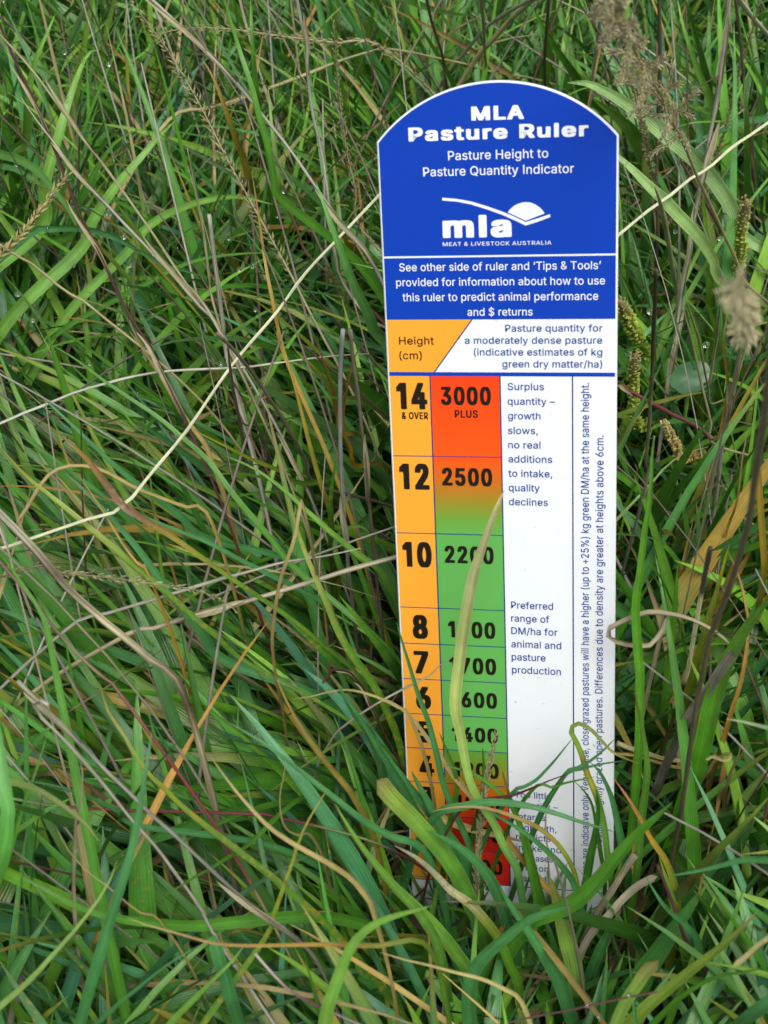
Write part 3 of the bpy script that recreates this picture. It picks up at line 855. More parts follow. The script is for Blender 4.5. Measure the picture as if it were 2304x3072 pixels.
def hero_path(crop, pts, mode, a, b, n, cut_tip=False, bow=0.0, drop=True):
    q = [px(crop, p) for p in pts]
    L = np.concatenate([[0], np.cumsum([math.dist(q[i], q[i + 1]) for i in range(len(q) - 1)])])
    L /= L[-1]
    f = at_h if mode == 'h' else at_d
    P = [f(x, y, (a + (b - a) * t + bow * 4 * t * (1 - t)) * .01) for (x, y), t in zip(q, L)]
    dm = depth(P[len(P) // 2])
    P2 = extend_path(P, q, cut_tip, b if (mode == 'h' and drop) else None)
    return catmull(P2, n), dm


def prof_blade(s, cut):
    w = np.minimum(1, (s / .38) ** .62) if not cut else np.ones_like(s)
    return w * (1 - .30 * np.clip((s - .7) / .3, 0, 1))


def ribbon(path, w, prof, stops, spot, name, mat, twist=0.0, roll=0.0, keel=.16, parent=None, thick=0.00018, wav=0.0):
    n = len(path)
    T = nrm(np.gradient(path, axis=0))
    view = nrm(path - CAM)
    S = nrm(np.cross(view, T))
    Nn = nrm(np.cross(T, S))
    s = np.linspace(0, 1, n)
    ang = roll + twist * np.sin(s * 5.2 + roll * 9) + wav * np.sin(s * 23 + roll * 7)
    S2 = S * np.cos(ang)[:, None] + Nn * np.sin(ang)[:, None]
    N2 = -S * np.sin(ang)[:, None] + Nn * np.cos(ang)[:, None]
    # keep the near side of the sheet (towards the viewer's half space) concave
    N2 = np.where((N2 * view).sum(1)[:, None] > 0, -N2, N2)
    ww = np.maximum(w * prof, w * .02)[:, None] * .5 / np.maximum(.55, np.abs(np.cos(ang)))[:, None]
    us = np.array([0, .25, .5, .75, 1.0])
    offs = (us - .5) * 2
    V = []
    for u, o in zip(us, offs):
        V.append(path + S2 * ww * o + N2 * (abs(o) ** 1.3 - .5) * ww * keel * 2)
    V = np.stack(V, 1)                                      # n,5,3
    back = V - N2[:, None, :] * thick
    A = np.concatenate([V, back[:, ::-1]], 1)               # n,10,3 closed section
    m = 10
    kk = np.array([0, 1, 2, 3, 5, 6, 7, 8])                 # an upper and an under side, crisp at the margins
    I = np.arange(n - 1)[:, None] * m + kk[None]
    Q = np.stack([I, I + m, I + m + 1, I + 1], -1).reshape(-1, 4)
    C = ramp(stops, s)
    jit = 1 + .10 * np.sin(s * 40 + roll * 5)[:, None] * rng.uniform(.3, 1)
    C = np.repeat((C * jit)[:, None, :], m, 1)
    C[:, [2, 7]] *= 1.22                                    # paler midrib
    C = np.concatenate([C, np.full((n, m, 1), spot)], -1).reshape(-1, 4)
    Ls = np.concatenate([[0], np.cumsum(np.linalg.norm(np.diff(path, axis=0), axis=1))])
    UV = np.stack([np.broadcast_to(np.concatenate([us, us[::-1]])[None], (n, m)), np.broadcast_to(Ls[:, None], (n, m)) + rng.uniform(0, 5)], -1).reshape(-1, 2)
    o = build(name, A.reshape(-1, 3), Q, mat, cols=C, uvs=UV, parent=parent)
    HERO_SPLAT.append((path, ww[:, 0]))
    return o, V, N2


def tube(path, r, stops, spot, name, mat, parent=None, sides=7, nodes=(), rough=.08):
    n = len(path)
    T = nrm(np.gradient(path, axis=0))
    up = np.array([.31, .2, .93])
    S = nrm(np.cross(T, up))
    B = np.cross(T, S)
    s = np.linspace(0, 1, n)
    r = np.asarray(r) * np.ones(n)
    r = r * (1 + rough * rng.normal(0, 1, n).clip(-1, 1))
    for k in nodes:
        r = r * (1 + .45 * np.exp(-((s - k) / .012) ** 2))
    a = np.arange(sides) / sides * 2 * np.pi
    A = path[:, None] + (S[:, None] * np.cos(a)[None, :, None] + B[:, None] * np.sin(a)[None, :, None] * .85) * r[:, None, None]
    I = np.arange(n - 1)[:, None] * sides + np.arange(sides)[None]
    J = np.arange(n - 1)[:, None] * sides + (np.arange(sides)[None] + 1) % sides
    Q = np.stack([I, I + sides, J + sides, J], -1).reshape(-1, 4)
    C = ramp(stops, s)
    for k in nodes:
        C = C * (1 - .45 * np.exp(-((s - k) / .015) ** 2))[:, None]
    C = C * (1 + .12 * np.sin(s * 60 + rng.uniform(0, 6)) * rng.uniform(.2, 1))[:, None]
    C = np.repeat(C[:, None], sides, 1)
    C = C * (1 + rng.normal(0, .10, (1, sides, 1)))
    C = np.concatenate([C, np.full((n, sides, 1), spot)], -1).reshape(-1, 4)
    Ls = np.concatenate([[0], np.cumsum(np.linalg.norm(np.diff(path, axis=0), axis=1))])
    UV = np.stack([np.broadcast_to((np.abs(np.arange(sides) / sides * 2 - 1))[None], (n, sides)), np.broadcast_to(Ls[:, None], (n, sides)) + rng.uniform(0, 5)], -1).reshape(-1, 2)
    # close the tip
    tip = np.array([[j, (j + 1) % sides, (j + 2) % sides] for j in range(1, sides - 1)])
    tip = np.array([[0, j, j + 1] for j in range(1, sides - 1)])
    o = build(name, A.reshape(-1, 3), Q, mat, cols=np.clip(C, 0, 1), uvs=UV, parent=parent, tris=tip)
    HERO_SPLAT.append((path, r))
    return o


def husks(path, frac, r, ln, cnt, stops, name, parent, spread=.5, fat=.17):
    """pointed husks set alternately round the upper part of a stalk"""
    n = len(path)
    T = nrm(np.gradient(path, axis=0))
    V, T3, C, U = [], [], [], []
    for k in range(cnt):
        s = (k + rng.uniform(-.3, .3)) / cnt * frac
        s = min(max(s, 0), .999)
        f = s * (n - 1)
        i = int(f)
        p = path[i] * (1 - f + i) + path[min(i + 1, n - 1)] * (f - i)
        t = -T[i]                                           # towards the tip
        a = nrm(np.cross(t, [.2, .5, .8]))
        b = np.cross(t, a)
        ph = k * 2.4 + rng.uniform(-.5, .5)
        out = a * math.cos(ph) + b * math.sin(ph)
        d = nrm(t + out * (spread + rng.uniform(-.2, .2)))
        l = ln * rng.uniform(.7, 1.25) * (0.55 + .45 * min(1, s / frac * 4))
        w = l * fat
        c0 = p + out * r
        sd = nrm(np.cross(d, out))
        nn = np.cross(sd, d)
        k0 = len(V)
        V += [c0, c0 + d * l * .42 + sd * w, c0 + d * l * .42 - sd * w, c0 + d * l * .38 + nn * w * .8, c0 + d * l * .38 - nn * w * .5, c0 + d * l]
        T3 += [(k0, k0 + 3, k0 + 1), (k0, k0 + 2, k0 + 3), (k0, k0 + 1, k0 + 4), (k0, k0 + 4, k0 + 2), (k0 + 5, k0 + 1, k0 + 3), (k0 + 5, k0 + 3, k0 + 2), (k0 + 5, k0 + 4, k0 + 1), (k0 + 5, k0 + 2, k0 + 4)]
        c = ramp(stops, np.array([s / frac]))[0] * rng.uniform(.75, 1.3)
        C += [c * .8] * 5 + [c * 1.15]
        U += [(.5, k), (.2, k), (.8, k), (.5, k), (.5, k), (.5, k + 1)]
    return build(name, V, None, M_SEED, cols=np.clip(C, 0, 1), uvs=U, parent=parent, smooth=False, tris=np.array(T3))


# kind, palette, width in photo px, mode (h: height over the soil, d: distance in front of the ruler, cm), tip, foot, crop, points tip -> foot, label, options
HERO = [
 # --- in front of the ruler
 ('B', 'pg', 62, 'd', 3.2, 2.0, 'C', [(805, -293), (748, -160), (700, -20), (655, 110), (622, 220), (592, 380), (562, 560), (540, 740), (522, 890), (520, 1000), (548, 1130), (575, 1280), (610, 1430), (680, 1560), (745, 1660), (800, 1790), (880, 1930), (910, 2100)], 'tall pale blade with tan edges rising across the green numbers of the ruler', dict(twist=.35, tipfrac=.2, pal=[(0, (.62, .55, .36)), (.18, (.46, .46, .24)), (.4, (.34, .40, .15)), (.6, (.19, .33, .08)), (.75, (.07, .18, .06)), (1, (.05, .15, .05))])),
 ('B', 'bg', 34, 'd', 2.0, 1.2, 'C', [(175, 480), (205, 590), (240, 700), (300, 900), (360, 1060), (405, 1230), (450, 1430), (520, 1600), (590, 1760), (640, 1900)], 'slim blue-green blade crossing the orange height column from its left edge', {}),
 ('B', 'bg', 50, 'd', 2.5, 1.5, 'D', [(-40, 90), (30, 220), (120, 340), (220, 470), (330, 610), (450, 760), (560, 900)], 'blue-green blade pointing up left beside the ruler foot', {}),
 ('B', 'bg', 62, 'd', 2.6, 1.5, 'D', [(262, 415), (310, 510), (370, 620), (430, 740), (490, 870), (560, 1010)], 'broad short blade with its tip over the number 4 cell', {}),
 ('B', 'lg', 92, 'd', 5.2, 3.0, 'D', [(60, 470), (150, 580), (260, 690), (370, 810), (470, 930), (550, 1060), (620, 1220)], 'widest light green blade with a browned blunt tip left of the ruler foot', dict(cut=True, pal=[(0, (.34, .24, .12)), (.08, (.20, .27, .06)), (.3, (.11, .25, .04)), (1, (.06, .18, .03))])),
 ('B', 'bg', 66, 'd', 4.6, 2.8, 'D', [(355, 765), (460, 815), (580, 890), (690, 1000), (770, 1140), (820, 1300)], 'arched blue-green blade in front of the red cells', {}),
 ('B', 'lg', 74, 'd', 6.5, 4.5, 'D', [(0, 895), (90, 1010), (190, 1120), (310, 1240), (430, 1366), (520, 1480)], 'wide light green blade with yellow flecks at the lower left of the ruler', dict(spot=.6)),
 ('B', 'gy', 52, 'd', 5.6, 4.0, 'D', [(160, 850), (300, 930), (420, 1040), (490, 1115), (620, 1210), (760, 1380), (840, 1560)], 'green blade with a withered grey end below the red cells', dict(pal=[(0, (.3, .3, .26)), (.3, (.42, .38, .25)), (.4, (.25, .28, .05)), (.5, (.08, .2, .02)), (1, (.05, .17, .02))])),
 ('B', 'dg', 32, 'd', 1.0, .6, 'D', [(680, 280), (686, 400), (680, 520), (655, 660), (620, 800), (590, 930)], 'upright dark green blade over the last zeros of the quantity column', {}),
 ('B', 'g', 32, 'd', 1.2, .8, 'D', [(425, 190), (470, 300), (510, 400), (530, 500), (510, 620)], 'short green blade standing between the 5 and the 400', {}),
 ('B', 'g', 34, 'd', 2.3, 1.6, 'D', [(440, 378), (540, 405), (640, 440), (730, 500), (810, 570), (860, 640), (900, 740), (930, 860), (960, 1000), (990, 1150), (1010, 1290)], 'green blade arching over the 1200 and down the white strip', {}),
 ('B', 'bg', 46, 'd', 2.8, 2.6, 'D', [(1455, 772), (1370, 748), (1250, 712), (1120, 668), (980, 628), (840, 604), (700, 600), (560, 625), (420, 665)], 'long blue-green leaf lying level across the white strip', dict(lowfoot=1)),
 ('B', 'tg', 26, 'd', 3.2, 2.0, 'D', [(378, 652), (460, 636), (550, 626), (650, 628), (760, 648), (880, 690), (1000, 745), (1090, 815), (1160, 900), (1220, 1020), (1245, 1170)], 'arching blade with a tan tip that turns green over the white strip', {}),
 ('B', 'oo', 34, 'd', .9, 1.0, 'C', [(10, 912), (110, 935), (200, 985), (280, 1060), (340, 1140), (420, 1250), (520, 1390), (640, 1530), (740, 1650), (830, 1770), (940, 1900), (1050, 2030), (1120, 2100)], 'long orange dead blade slanting down behind the green ones', dict(taper=1, pal=[(0, (.60, .48, .33)), (.3, (.52, .36, .18)), (.5, (.55, .33, .10)), (1, (.52, .27, .05))])),
 ('B', 'pt', 50, 'd', .8, .6, 'D', [(925, 832), (820, 805), (700, 778), (570, 745), (440, 705)], 'straw-yellow dead blade lying across the red cells', dict(pal=[(0, (.50, .32, .15)), (.4, (.65, .50, .22)), (1, (.62, .50, .22))])),
 ('B', 'dg', 36, 'd', 1.6, 1.2, 'D', [(795, 415), (830, 540), (880, 690), (940, 850), (975, 980), (1010, 1110), (1040, 1220)], 'narrow green blade with brown point over the words on the white strip', dict(pal=[(0, (.25, .14, .06)), (.2, (.16, .2, .03)), (.5, (.05, .15, .02)), (1, (.04, .12, .015))])),
 ('B', 'bg', 36, 'd', 3.4, 2.2, 'D', [(690, 640), (800, 700), (920, 775), (1040, 870), (1140, 970), (1210, 1070), (1240, 1180)], 'blue-green blade sweeping down right across the white strip', {}),
 ('B', 'g', 36, 'd', 2.6, 1.5, 'D', [(1600, 372), (1520, 345), (1440, 305), (1385, 250), (1320, 180), (1258, 140), (1215, 145), (1195, 185), (1225, 240), (1262, 330), (1290, 430), (1345, 560), (1390, 740), (1412, 930)], 'sharply bent blade forming an upturned hook at the right edge of the ruler', dict(cut=False, pal=[(0, (.3, .25, .05)), (.25, (.16, .26, .035)), (.33, (.45, .32, .04)), (.42, (.12, .25, .05)), (1, (.06, .17, .03))])),
 ('B', 'bg', 44, 'd', 1.8, 1.2, 'D', [(1308, 365), (1370, 430), (1430, 560), (1470, 720), (1500, 880)], 'blue-green blade leaning along the right edge of the ruler', {}),
 ('B', 'dg', 46, 'd', 2.0, 1.2, 'D', [(1345, 525), (1356, 640), (1340, 780), (1310, 920), (1280, 1110)], 'upright dark green blade over the vertical lettering', {}),
 ('B', 'g', 24, 'd', 1.4, 1.0, 'D', [(1215, 478), (1270, 530), (1318, 610), (1345, 740), (1370, 900)], 'thin green blade curving over the vertical lettering', {}),
 ('B', 'or', 42, 'd', 4.4, 3.2, 'K', [(990, -95), (1045, -20), (1100, 70), (1160, 180), (1215, 260), (1255, 370), (1270, 480), (1262, 590), (1230, 710)], 'long orange-tipped blade with rust flecks right of the ruler foot', dict(pal=[(0, (.50, .22, .12)), (.2, (.50, .28, .05)), (.35, (.22, .26, .03)), (.5, (.30, .28, .03)), (.7, (.10, .2, .02)), (1, (.07, .16, .015))], spot=.8)),
 ('B', 'g', 70, 'd', 6.0, 4.0, 'K', [(1245, 10), (1180, 70), (1100, 140), (1010, 240), (930, 340), (850, 420), (760, 475), (640, 520), (610, 560)], 'big green arc of a blade sweeping from lower left to the right edge', {}),
 ('B', 'bg', 62, 'd', 7.0, 6.0, 'K', [(815, 455), (720, 480), (620, 520), (520, 600), (430, 680), (378, 760), (362, 870), (372, 990)], 'blue-green blade curling over to the bottom edge in front of the ruler', {}),
 ('T', 'red', 22, 'd', 2.3, 2.0, 'D', [(1160, 440), (1080, 468), (1000, 502), (920, 535), (850, 560), (700, 582), (560, 640), (480, 760)], 'dark red stem with narrow leaves reaching over the white strip', {}),
 ('B', 'bg', 26, 'd', 2.5, 2.2, 'D', [(1212, 218), (1160, 280), (1100, 355), (1050, 410), (990, 470), (920, 510), (855, 545)], 'upper narrow leaf of the red stem pointing up right', {}),
 ('B', 'bg', 34, 'd', 2.4, 2.2, 'D', [(1452, 226), (1390, 290), (1310, 355), (1230, 400), (1160, 440)], 'end leaf of the red stem over the vertical lettering', {}),
 ('B', 'bg', 28, 'd', 2.4, 2.2, 'D', [(1500, 358), (1420, 368), (1330, 385), (1240, 412), (1160, 445)], 'level end leaf of the red stem passing the ruler edge', {}),
 ('B', 'g', 24, 'd', 2.6, 2.2, 'D', [(1335, 450), (1250, 468), (1150, 490), (1080, 512), (990, 508)], 'lower short leaf of the red stem', {}),
 ('H', 'straw', 12, 'd', 2.2, 1.5, 'D', [(757, 205), (735, 300), (715, 400), (695, 500), (685, 600), (668, 720), (655, 850), (645, 1000), (635, 1180)], 'thin tan seed spike standing before the red cells', dict(ln=.0042, cnt=110, frac=.9, spread=.35)),
 ('T', 'beige', 15, 'd', 1.0, .8, 'D', [(1046, 540), (1050, 640), (1048, 760), (1060, 880), (1066, 980)], 'straw-coloured stalk upright on the white strip', {}),
 ('B', 'lg', 74, 'd', 3.0, 3.0, 'K', [(712, 330), (735, 400), (755, 480), (785, 590), (815, 700), (835, 830)], 'yellow-green broad blade with a brown edge below the white strip', dict(pal=[(0, (.35, .3, .10)), (.25, (.18, .27, .06)), (.6, (.11, .22, .05)), (1, (.07, .17, .03))])),
 ('T', 'grey', 19, 'd', 1.6, 1.0, 'C', [(497, 690), (430, 730), (380, 785), (320, 820), (250, 855), (180, 890), (90, 940), (0, 995), (-120, 1080), (-200, 1160)], 'grey dead stalk poking in over the number 7 from the left', {}),
 ('B', 'gt', 14, 'd', 2.2, .8, 'G', [(1085, 800), (960, 690), (820, 610), (680, 555), (520, 525), (400, 515), (280, 548), (160, 600), (75, 640), (50, 700), (95, 745), (200, 780), (330, 795), (420, 780), (480, 700), (520, 640), (530, 560)], 'grey dried ribbon looping over the right edge of the ruler', dict(twist=1.0, cut=True)),
 ('B', 'bg', 60, 'd', 5.0, 4.5, 'K', [(495, 375), (560, 480), (630, 580), (700, 690), (760, 800), (810, 950)], 'blue-green blade running down to the bottom edge below the white strip', {}),
 ('B', 'bg', 44, 'd', 3.0, 2.5, 'K', [(985, 515), (960, 590), (920, 680), (880, 770), (860, 830)], 'short blue-green blade standing up right of the ruler foot', {}),
 ('B', 'g', 24, 'd', 2.0, 1.5, 'K', [(845, 420), (840, 500), (840, 600), (850, 720), (860, 860)], 'very thin upright blade below the vertical lettering', {}),
 # --- left of the ruler
 ('T', 'cream', 14, 'h', 10.5, 9.5, 'F', [(824, 416), (745, 500), (660, 590), (600, 672), (550, 730), (500, 790), (450, 862), (400, 935), (330, 1018), (262, 1098), (195, 1120), (130, 1142), (0, 1187)], 'long cream straw bent low, running from the ruler edge down to the left', dict(cut=True)),
 ('T', 'wine', 13, 'h', 14, 9, '5', [(0, 110), (75, 285), (150, 440), (230, 630), (290, 790), (350, 940), (430, 1090), (520, 1290), (610, 1443), (680, 1560)], 'dark wine-red stem crossing the upper left', dict(nodes=[.1, .28, .46, .62])),
 ('T', 'grey', 14, 'h', 13, 9, '5', [(90, 420), (150, 510), (220, 600), (300, 710), (380, 800), (540, 970), (700, 1140), (850, 1310), (960, 1443)], 'pale grey knotted straw running beside the wine-red stem', dict(nodes=[.2, .42, .7])),
 ('T', 'straw', 12, 'h', 14.5, 10, '5', [(0, 150), (80, 235), (160, 330), (300, 520), (460, 730), (640, 980), (800, 1220), (950, 1430)], 'brownish straw slanting from the left edge to the middle', dict(nodes=[.3, .6])),
 ('T', 'grey', 14, 'h', 15, 11, '5', [(660, 0), (740, 75), (830, 160), (980, 310), (1130, 490), (1250, 640), (1340, 770), (1470, 960), (1659, 1230)], 'long grey straw running from the top edge down to the ruler', dict(nodes=[.24, .5, .75], cut=True)),
 ('H', 'straw', 10, 'h', 15, 8, '5', [(575, 20), (640, 100), (720, 210), (830, 390), (920, 560), (1000, 720), (1200, 1080), (1330, 1330)], 'feathery tan seed head on a slanting stalk near the top', dict(ln=.0045, cnt=70, frac=.42, spread=.9)),
 ('T', 'beige', 17, 'h', 6.5, 7.5, '5', [(1659, 205), (1480, 260), (1280, 340), (1060, 420), (900, 470), (720, 530)], 'flat-lying pale straw across the upper middle', dict(nodes=[.4, .75])),
 ('H', 'straw', 10, 'h', 12, 10, '5', [(700, 145), (780, 125), (860, 120), (960, 122), (1050, 132), (1250, 160), (1450, 185), (1659, 210)], 'nodding seed spike lying level near the top', dict(ln=.0042, cnt=80, frac=.55, spread=.45)),
 ('T', 'grey', 15, 'h', 15, 6, '5', [(1285, 0), (1300, 80), (1325, 190), (1330, 300), (1350, 480), (1390, 650), (1420, 850), (1450, 1100), (1500, 1250)], 'upright grey straw with peeling sheath left of the ruler head', dict(nodes=[.25, .5], cut=True)),
 ('H', 'straw', 9, 'h', 14, 6, '5', [(1443, 90), (1450, 200), (1460, 320), (1470, 440), (1490, 580), (1505, 680), (1540, 820), (1570, 1000)], 'narrow upright seed spike left of the ruler head', dict(ln=.0038, cnt=80, frac=.6, spread=.35)),
 ('T', 'grey', 20, 'h', 12, 7, '5', [(905, 930), (915, 1010), (925, 1100), (945, 1250), (965, 1400), (985, 1560)], 'thick broken-off grey straw in the middle left', dict(cut=True)),
 ('T', 'straw', 13, 'h', 13, 8, '5', [(810, 640), (830, 740), (850, 850), (880, 1000), (905, 1200), (920, 1300)], 'snapped brown-grey straw behind the thick broken one', {}),
 ('B', 'g', 34, 'h', 16, 10, '5', [(960, -40), (1010, 130), (1050, 260), (1090, 380), (1120, 500), (1165, 660), (1190, 800), (1225, 870)], 'tall green blade rising to the top edge from the pink stem', dict(cut=False)),
 ('B', 'g', 36, 'h', 15, 11, '5', [(1083, -30), (1088, 100), (1095, 220), (1105, 350), (1118, 470)], 'straight green blade reaching the top edge beside the long grey straw', {}),
 ('T', 'pink', 14, 'h', 10, 5, '5', [(1110, 500), (1140, 620), (1170, 740), (1220, 850), (1290, 1000), (1345, 1115)], 'pink-red sheathed stem in the middle of the sward', dict(pal=[(0, (.1, .17, .05)), (.3, (.2, .08, .06)), (.5, (.12, .13, .07)), (.65, (.22, .04, .06)), (1, (.25, .03, .06))])),
 ('B', 'g', 56, 'h', 15, 9.5, '5', [(1365, 780), (1400, 880), (1440, 990), (1480, 1100), (1530, 1230), (1590, 1350), (1650, 1460)], 'thick green sheathed shoot leaning against the left edge of the ruler', dict(keel=.28, twist=.1, pal=[(0, (.12, .30, .10)), (.5, (.13, .30, .09)), (.8, (.15, .24, .07)), (1, (.14, .13, .07))])),
 ('B', 'pg', 30, 'h', 11, 7, '5', [(1160, 375), (1170, 480), (1182, 600), (1200, 720), (1225, 840)], 'pale dewy green blade above the pink stem', {}),
 ('B', 'or', 22, 'h', 12, 8, '5', [(1090, 750), (1108, 860), (1122, 950), (1145, 1120), (1175, 1280), (1205, 1430), (1240, 1560)], 'narrow orange-yellow blade in the middle of the sward', dict(pal=[(0, (.45, .28, .10)), (.3, (.55, .30, .04)), (.8, (.50, .34, .04)), (1, (.15, .2, .02))])),
 ('B', 'lg', 34, 'h', 9, 6, '5', [(1180, 885), (1090, 862), (1000, 852), (900, 866), (800, 895), (700, 940), (620, 1000), (560, 1080)], 'green blade arched like a bow in the upper middle', dict(lowfoot=1)),
 ('B', 'g', 20, 'h', 8.5, 6, '5', [(1200, 1095), (1080, 1096), (950, 1108), (840, 1130), (740, 1170), (640, 1225), (540, 1275)], 'thin green blade lying level over the grass middle left', {}),
 ('B', 'lg', 38, 'h', 11, 5, '5', [(240, 60), (205, 140), (165, 230), (135, 330), (120, 450), (105, 620)], 'light green blade bowing to the right at the upper left corner', {}),
 ('B', 'lg', 46, 'h', 11, 5, '5', [(432, 212), (390, 225), (360, 270), (320, 370), (285, 480), (250, 600), (220, 700), (190, 830), (170, 1000)], 'broad green blade with a folded-over tip in the upper left', {}),
 ('B', 'g', 32, 'h', 10.5, 5, '5', [(600, 562), (545, 585), (490, 625), (430, 710), (380, 800), (335, 900), (300, 1020)], 'green blade edged with dew reaching right in the upper left', {}),
 ('B', 'g', 34, 'h', 9, 7, '5', [(340, 1000), (290, 900), (230, 820), (160, 740), (80, 690), (0, 668)], 'curved green blade coming in from the left edge', {}),
 ('B', 'lg', 46, 'h', 9, 5, '5', [(760, 520), (690, 590), (620, 670), (540, 760), (470, 850), (400, 960), (340, 1090)], 'broad soft green blade slanting down left in the upper left', {}),
 ('B', 'gy', 34, 'h', 12, 6, '5', [(870, 250), (915, 320), (950, 400), (985, 500), (1020, 600), (1060, 700), (1095, 820)], 'green blade with an orange-yellow edge in the upper middle', dict(pal=[(0, (.45, .27, .09)), (.2, (.35, .25, .04)), (.5, (.14, .25, .03)), (1, (.08, .2, .02))])),
 ('B', 'bg', 24, 'h', 10, 8, '5', [(905, 1205), (800, 1172), (700, 1140), (600, 1085), (510, 1035), (410, 1000), (310, 988), (200, 995), (110, 1030)], 'long blue-green dewy blade arching over from the left', {}),
 ('H', 'tan', 12, 'h', 13, 12, '5', [(290, 760), (230, 835), (170, 915), (120, 985), (60, 1050), (-20, 1120), (-80, 1180)], 'bushy tan seed head entering from the left edge', dict(ln=.006, cnt=170, frac=.75, spread=.6)),
 ('T', 'beige', 13, 'h', 11, 9, '5', [(0, 1060), (70, 1105), (150, 1150), (250, 1235), (330, 1290), (420, 1350)], 'short tan straw below the bushy seed head', dict(cut=True)),
 ('T', 'steel', 13, 'h', 9, 8, '6', [(1600, 88), (1420, 100), (1200, 128), (1050, 148), (900, 155), (780, 160), (660, 172), (540, 195), (440, 222), (320, 258), (200, 308), (90, 350), (0, 392)], 'long grey straw lying almost level across the middle left', dict(pal=[(0, (.36, .33, .28)), (.5, (.36, .36, .36)), (1, (.12, .09, .07))])),
 ('T', 'dark', 17, 'h', 12, 5, '6', [(940, 0), (1010, 70), (1080, 155), (1140, 240), (1200, 335), (1270, 450), (1330, 560), (1380, 660)], 'dark brown-grey stem slanting right through the middle', dict(cut=True)),
 ('T', 'dark', 15, 'h', 13, 5, '6', [(985, 30), (995, 140), (1010, 250), (1030, 340), (1045, 430), (1062, 530), (1085, 640)], 'dark upright stem in the middle beside the slanting one', {}),
 ('T', 'steel', 19, 'h', 13.5, 2, 'N', [(330, -20), (320, 120), (314, 300), (314, 520), (318, 700), (328, 900), (342, 1080), (352, 1220), (370, 1400), (395, 1600), (412, 1800)], 'steel-grey upright stem a little left of the ruler', dict(cut=True, nodes=[.52])),
 ('T', 'dark', 17, 'h', 13.5, 2, 'N', [(370, -20), (385, 150), (412, 330), (430, 500), (452, 700), (468, 880), (485, 1040), (505, 1260), (525, 1450), (552, 1680), (590, 1950)], 'dark brown upright stem nearest the left edge of the ruler', dict(cut=True, nodes=[.36])),
 ('B', 'yo', 22, 'h', 12, 7, 'N', [(185, 0), (200, 90), (225, 160), (250, 230), (270, 290), (285, 370), (300, 470), (320, 560)], 'flame-yellow blade with a brown thread tip left of the grey stem', {}),
 ('B', 'yo', 22, 'h', 12.5, 7, 'N', [(465, 50), (420, 85), (390, 130), (375, 200), (355, 290), (338, 380), (330, 480), (340, 560), (375, 640), (400, 730)], 'flame-yellow blade hooking right between the two upright stems', {}),
 ('B', 'pg', 30, 'h', 11, 7, 'N', [(55, 80), (100, 130), (160, 190), (220, 250), (270, 310), (310, 370)], 'short pale green blade pointing up left beside the grey stem', {}),
 ('B', 'g', 18, 'h', 11, 8, 'N', [(180, 345), (260, 352), (340, 365), (420, 378), (480, 400), (540, 440), (585, 480)], 'thin green blade bending right into the ruler edge', {}),
 ('B', 'lg', 22, 'h', 7, 3, 'N', [(470, 1100), (440, 1072), (400, 1065), (350, 1078), (305, 1110), (285, 1160), (295, 1240), (330, 1330), (380, 1420)], 'small green blade curled over between the upright stems', {}),
 ('T', 'beige', 22, 'h', 7.4, 6, '6', [(1790, 945), (1700, 972), (1540, 1015), (1420, 1052), (1300, 1090), (1150, 1135), (1000, 1180), (880, 1210), (760, 1245), (640, 1285), (535, 1312)], 'thick beige straw running level to the ruler edge', dict(cut=True, nodes=[.35], pal=[(0, (.33, .29, .24)), (.4, (.30, .25, .2)), (.6, (.45, .36, .22)), (1, (.48, .38, .2))])),
 ('T', 'grey', 15, 'h', 8, 7, '6', [(1560, 930), (1400, 965), (1230, 990), (1080, 1030), (950, 1065), (850, 1095), (720, 1135), (600, 1172), (440, 1220), (290, 1280)], 'thin grey straw running below and beyond the beige one', {}),
 ('H', 'straw', 8, 'h', 10, 8, '6', [(1020, 1200), (960, 1155), (890, 1125), (800, 1100), (700, 1088), (600, 1075), (500, 1060), (380, 1048), (260, 1035), (150, 1010)], 'fine tan seed spike lying level at the middle left', dict(ln=.0036, cnt=90, frac=.8, spread=.45)),
 ('B', 'grey', 25, 'h', 11, 9, '6', [(-40, 750), (60, 850), (150, 945), (220, 1030), (290, 1110), (370, 1180), (450, 1250), (560, 1335), (660, 1420), (780, 1530)], 'thick weathered grey straw bundle slanting in from the left edge', dict(cut=True, stem=1, keel=.9, twist=.5, pal=[(0, (.26, .24, .2)), (.2, (.32, .29, .25)), (.27, (.1, .08, .06)), (.36, (.33, .29, .22)), (.5, (.12, .09, .06)), (.56, (.3, .26, .19)), (.8, (.15, .12, .09)), (1, (.2, .2, .2))])),
 ('T', 'brown', 16, 'h', 10.5, 9.5, '6', [(0, 990), (80, 1080), (160, 1180), (230, 1270), (300, 1350), (360, 1410), (430, 1480), (520, 1560)], 'brown stalk with a red section entering from the left edge', dict(cut=True, pal=[(0, (.1, .07, .05)), (.3, (.22, .17, .12)), (.45, (.16, .03, .03)), (.62, (.18, .03, .035)), (.66, (.42, .32, .2)), (1, (.12, .09, .07))])),
 ('B', 'gy', 22, 'h', 10.5, 5, '6', [(-10, 480), (50, 550), (120, 625), (230, 712), (350, 810), (480, 920), (620, 1040), (740, 1140), (850, 1240), (960, 1330), (1060, 1420)], 'long green blade with a yellow-brown tip from the left edge', dict(tipfrac=.2)),
 ('B', 'br', 26, 'h', 10.8, 4, '6', [(268, 440), (330, 500), (385, 555), (430, 615), (480, 680), (535, 750), (640, 815), (760, 890), (900, 990), (1060, 1100), (1250, 1230), (1400, 1350), (1540, 1470)], 'long green blade with a browned twisted end in the left middle', dict(twist=.3, tipfrac=.1)),
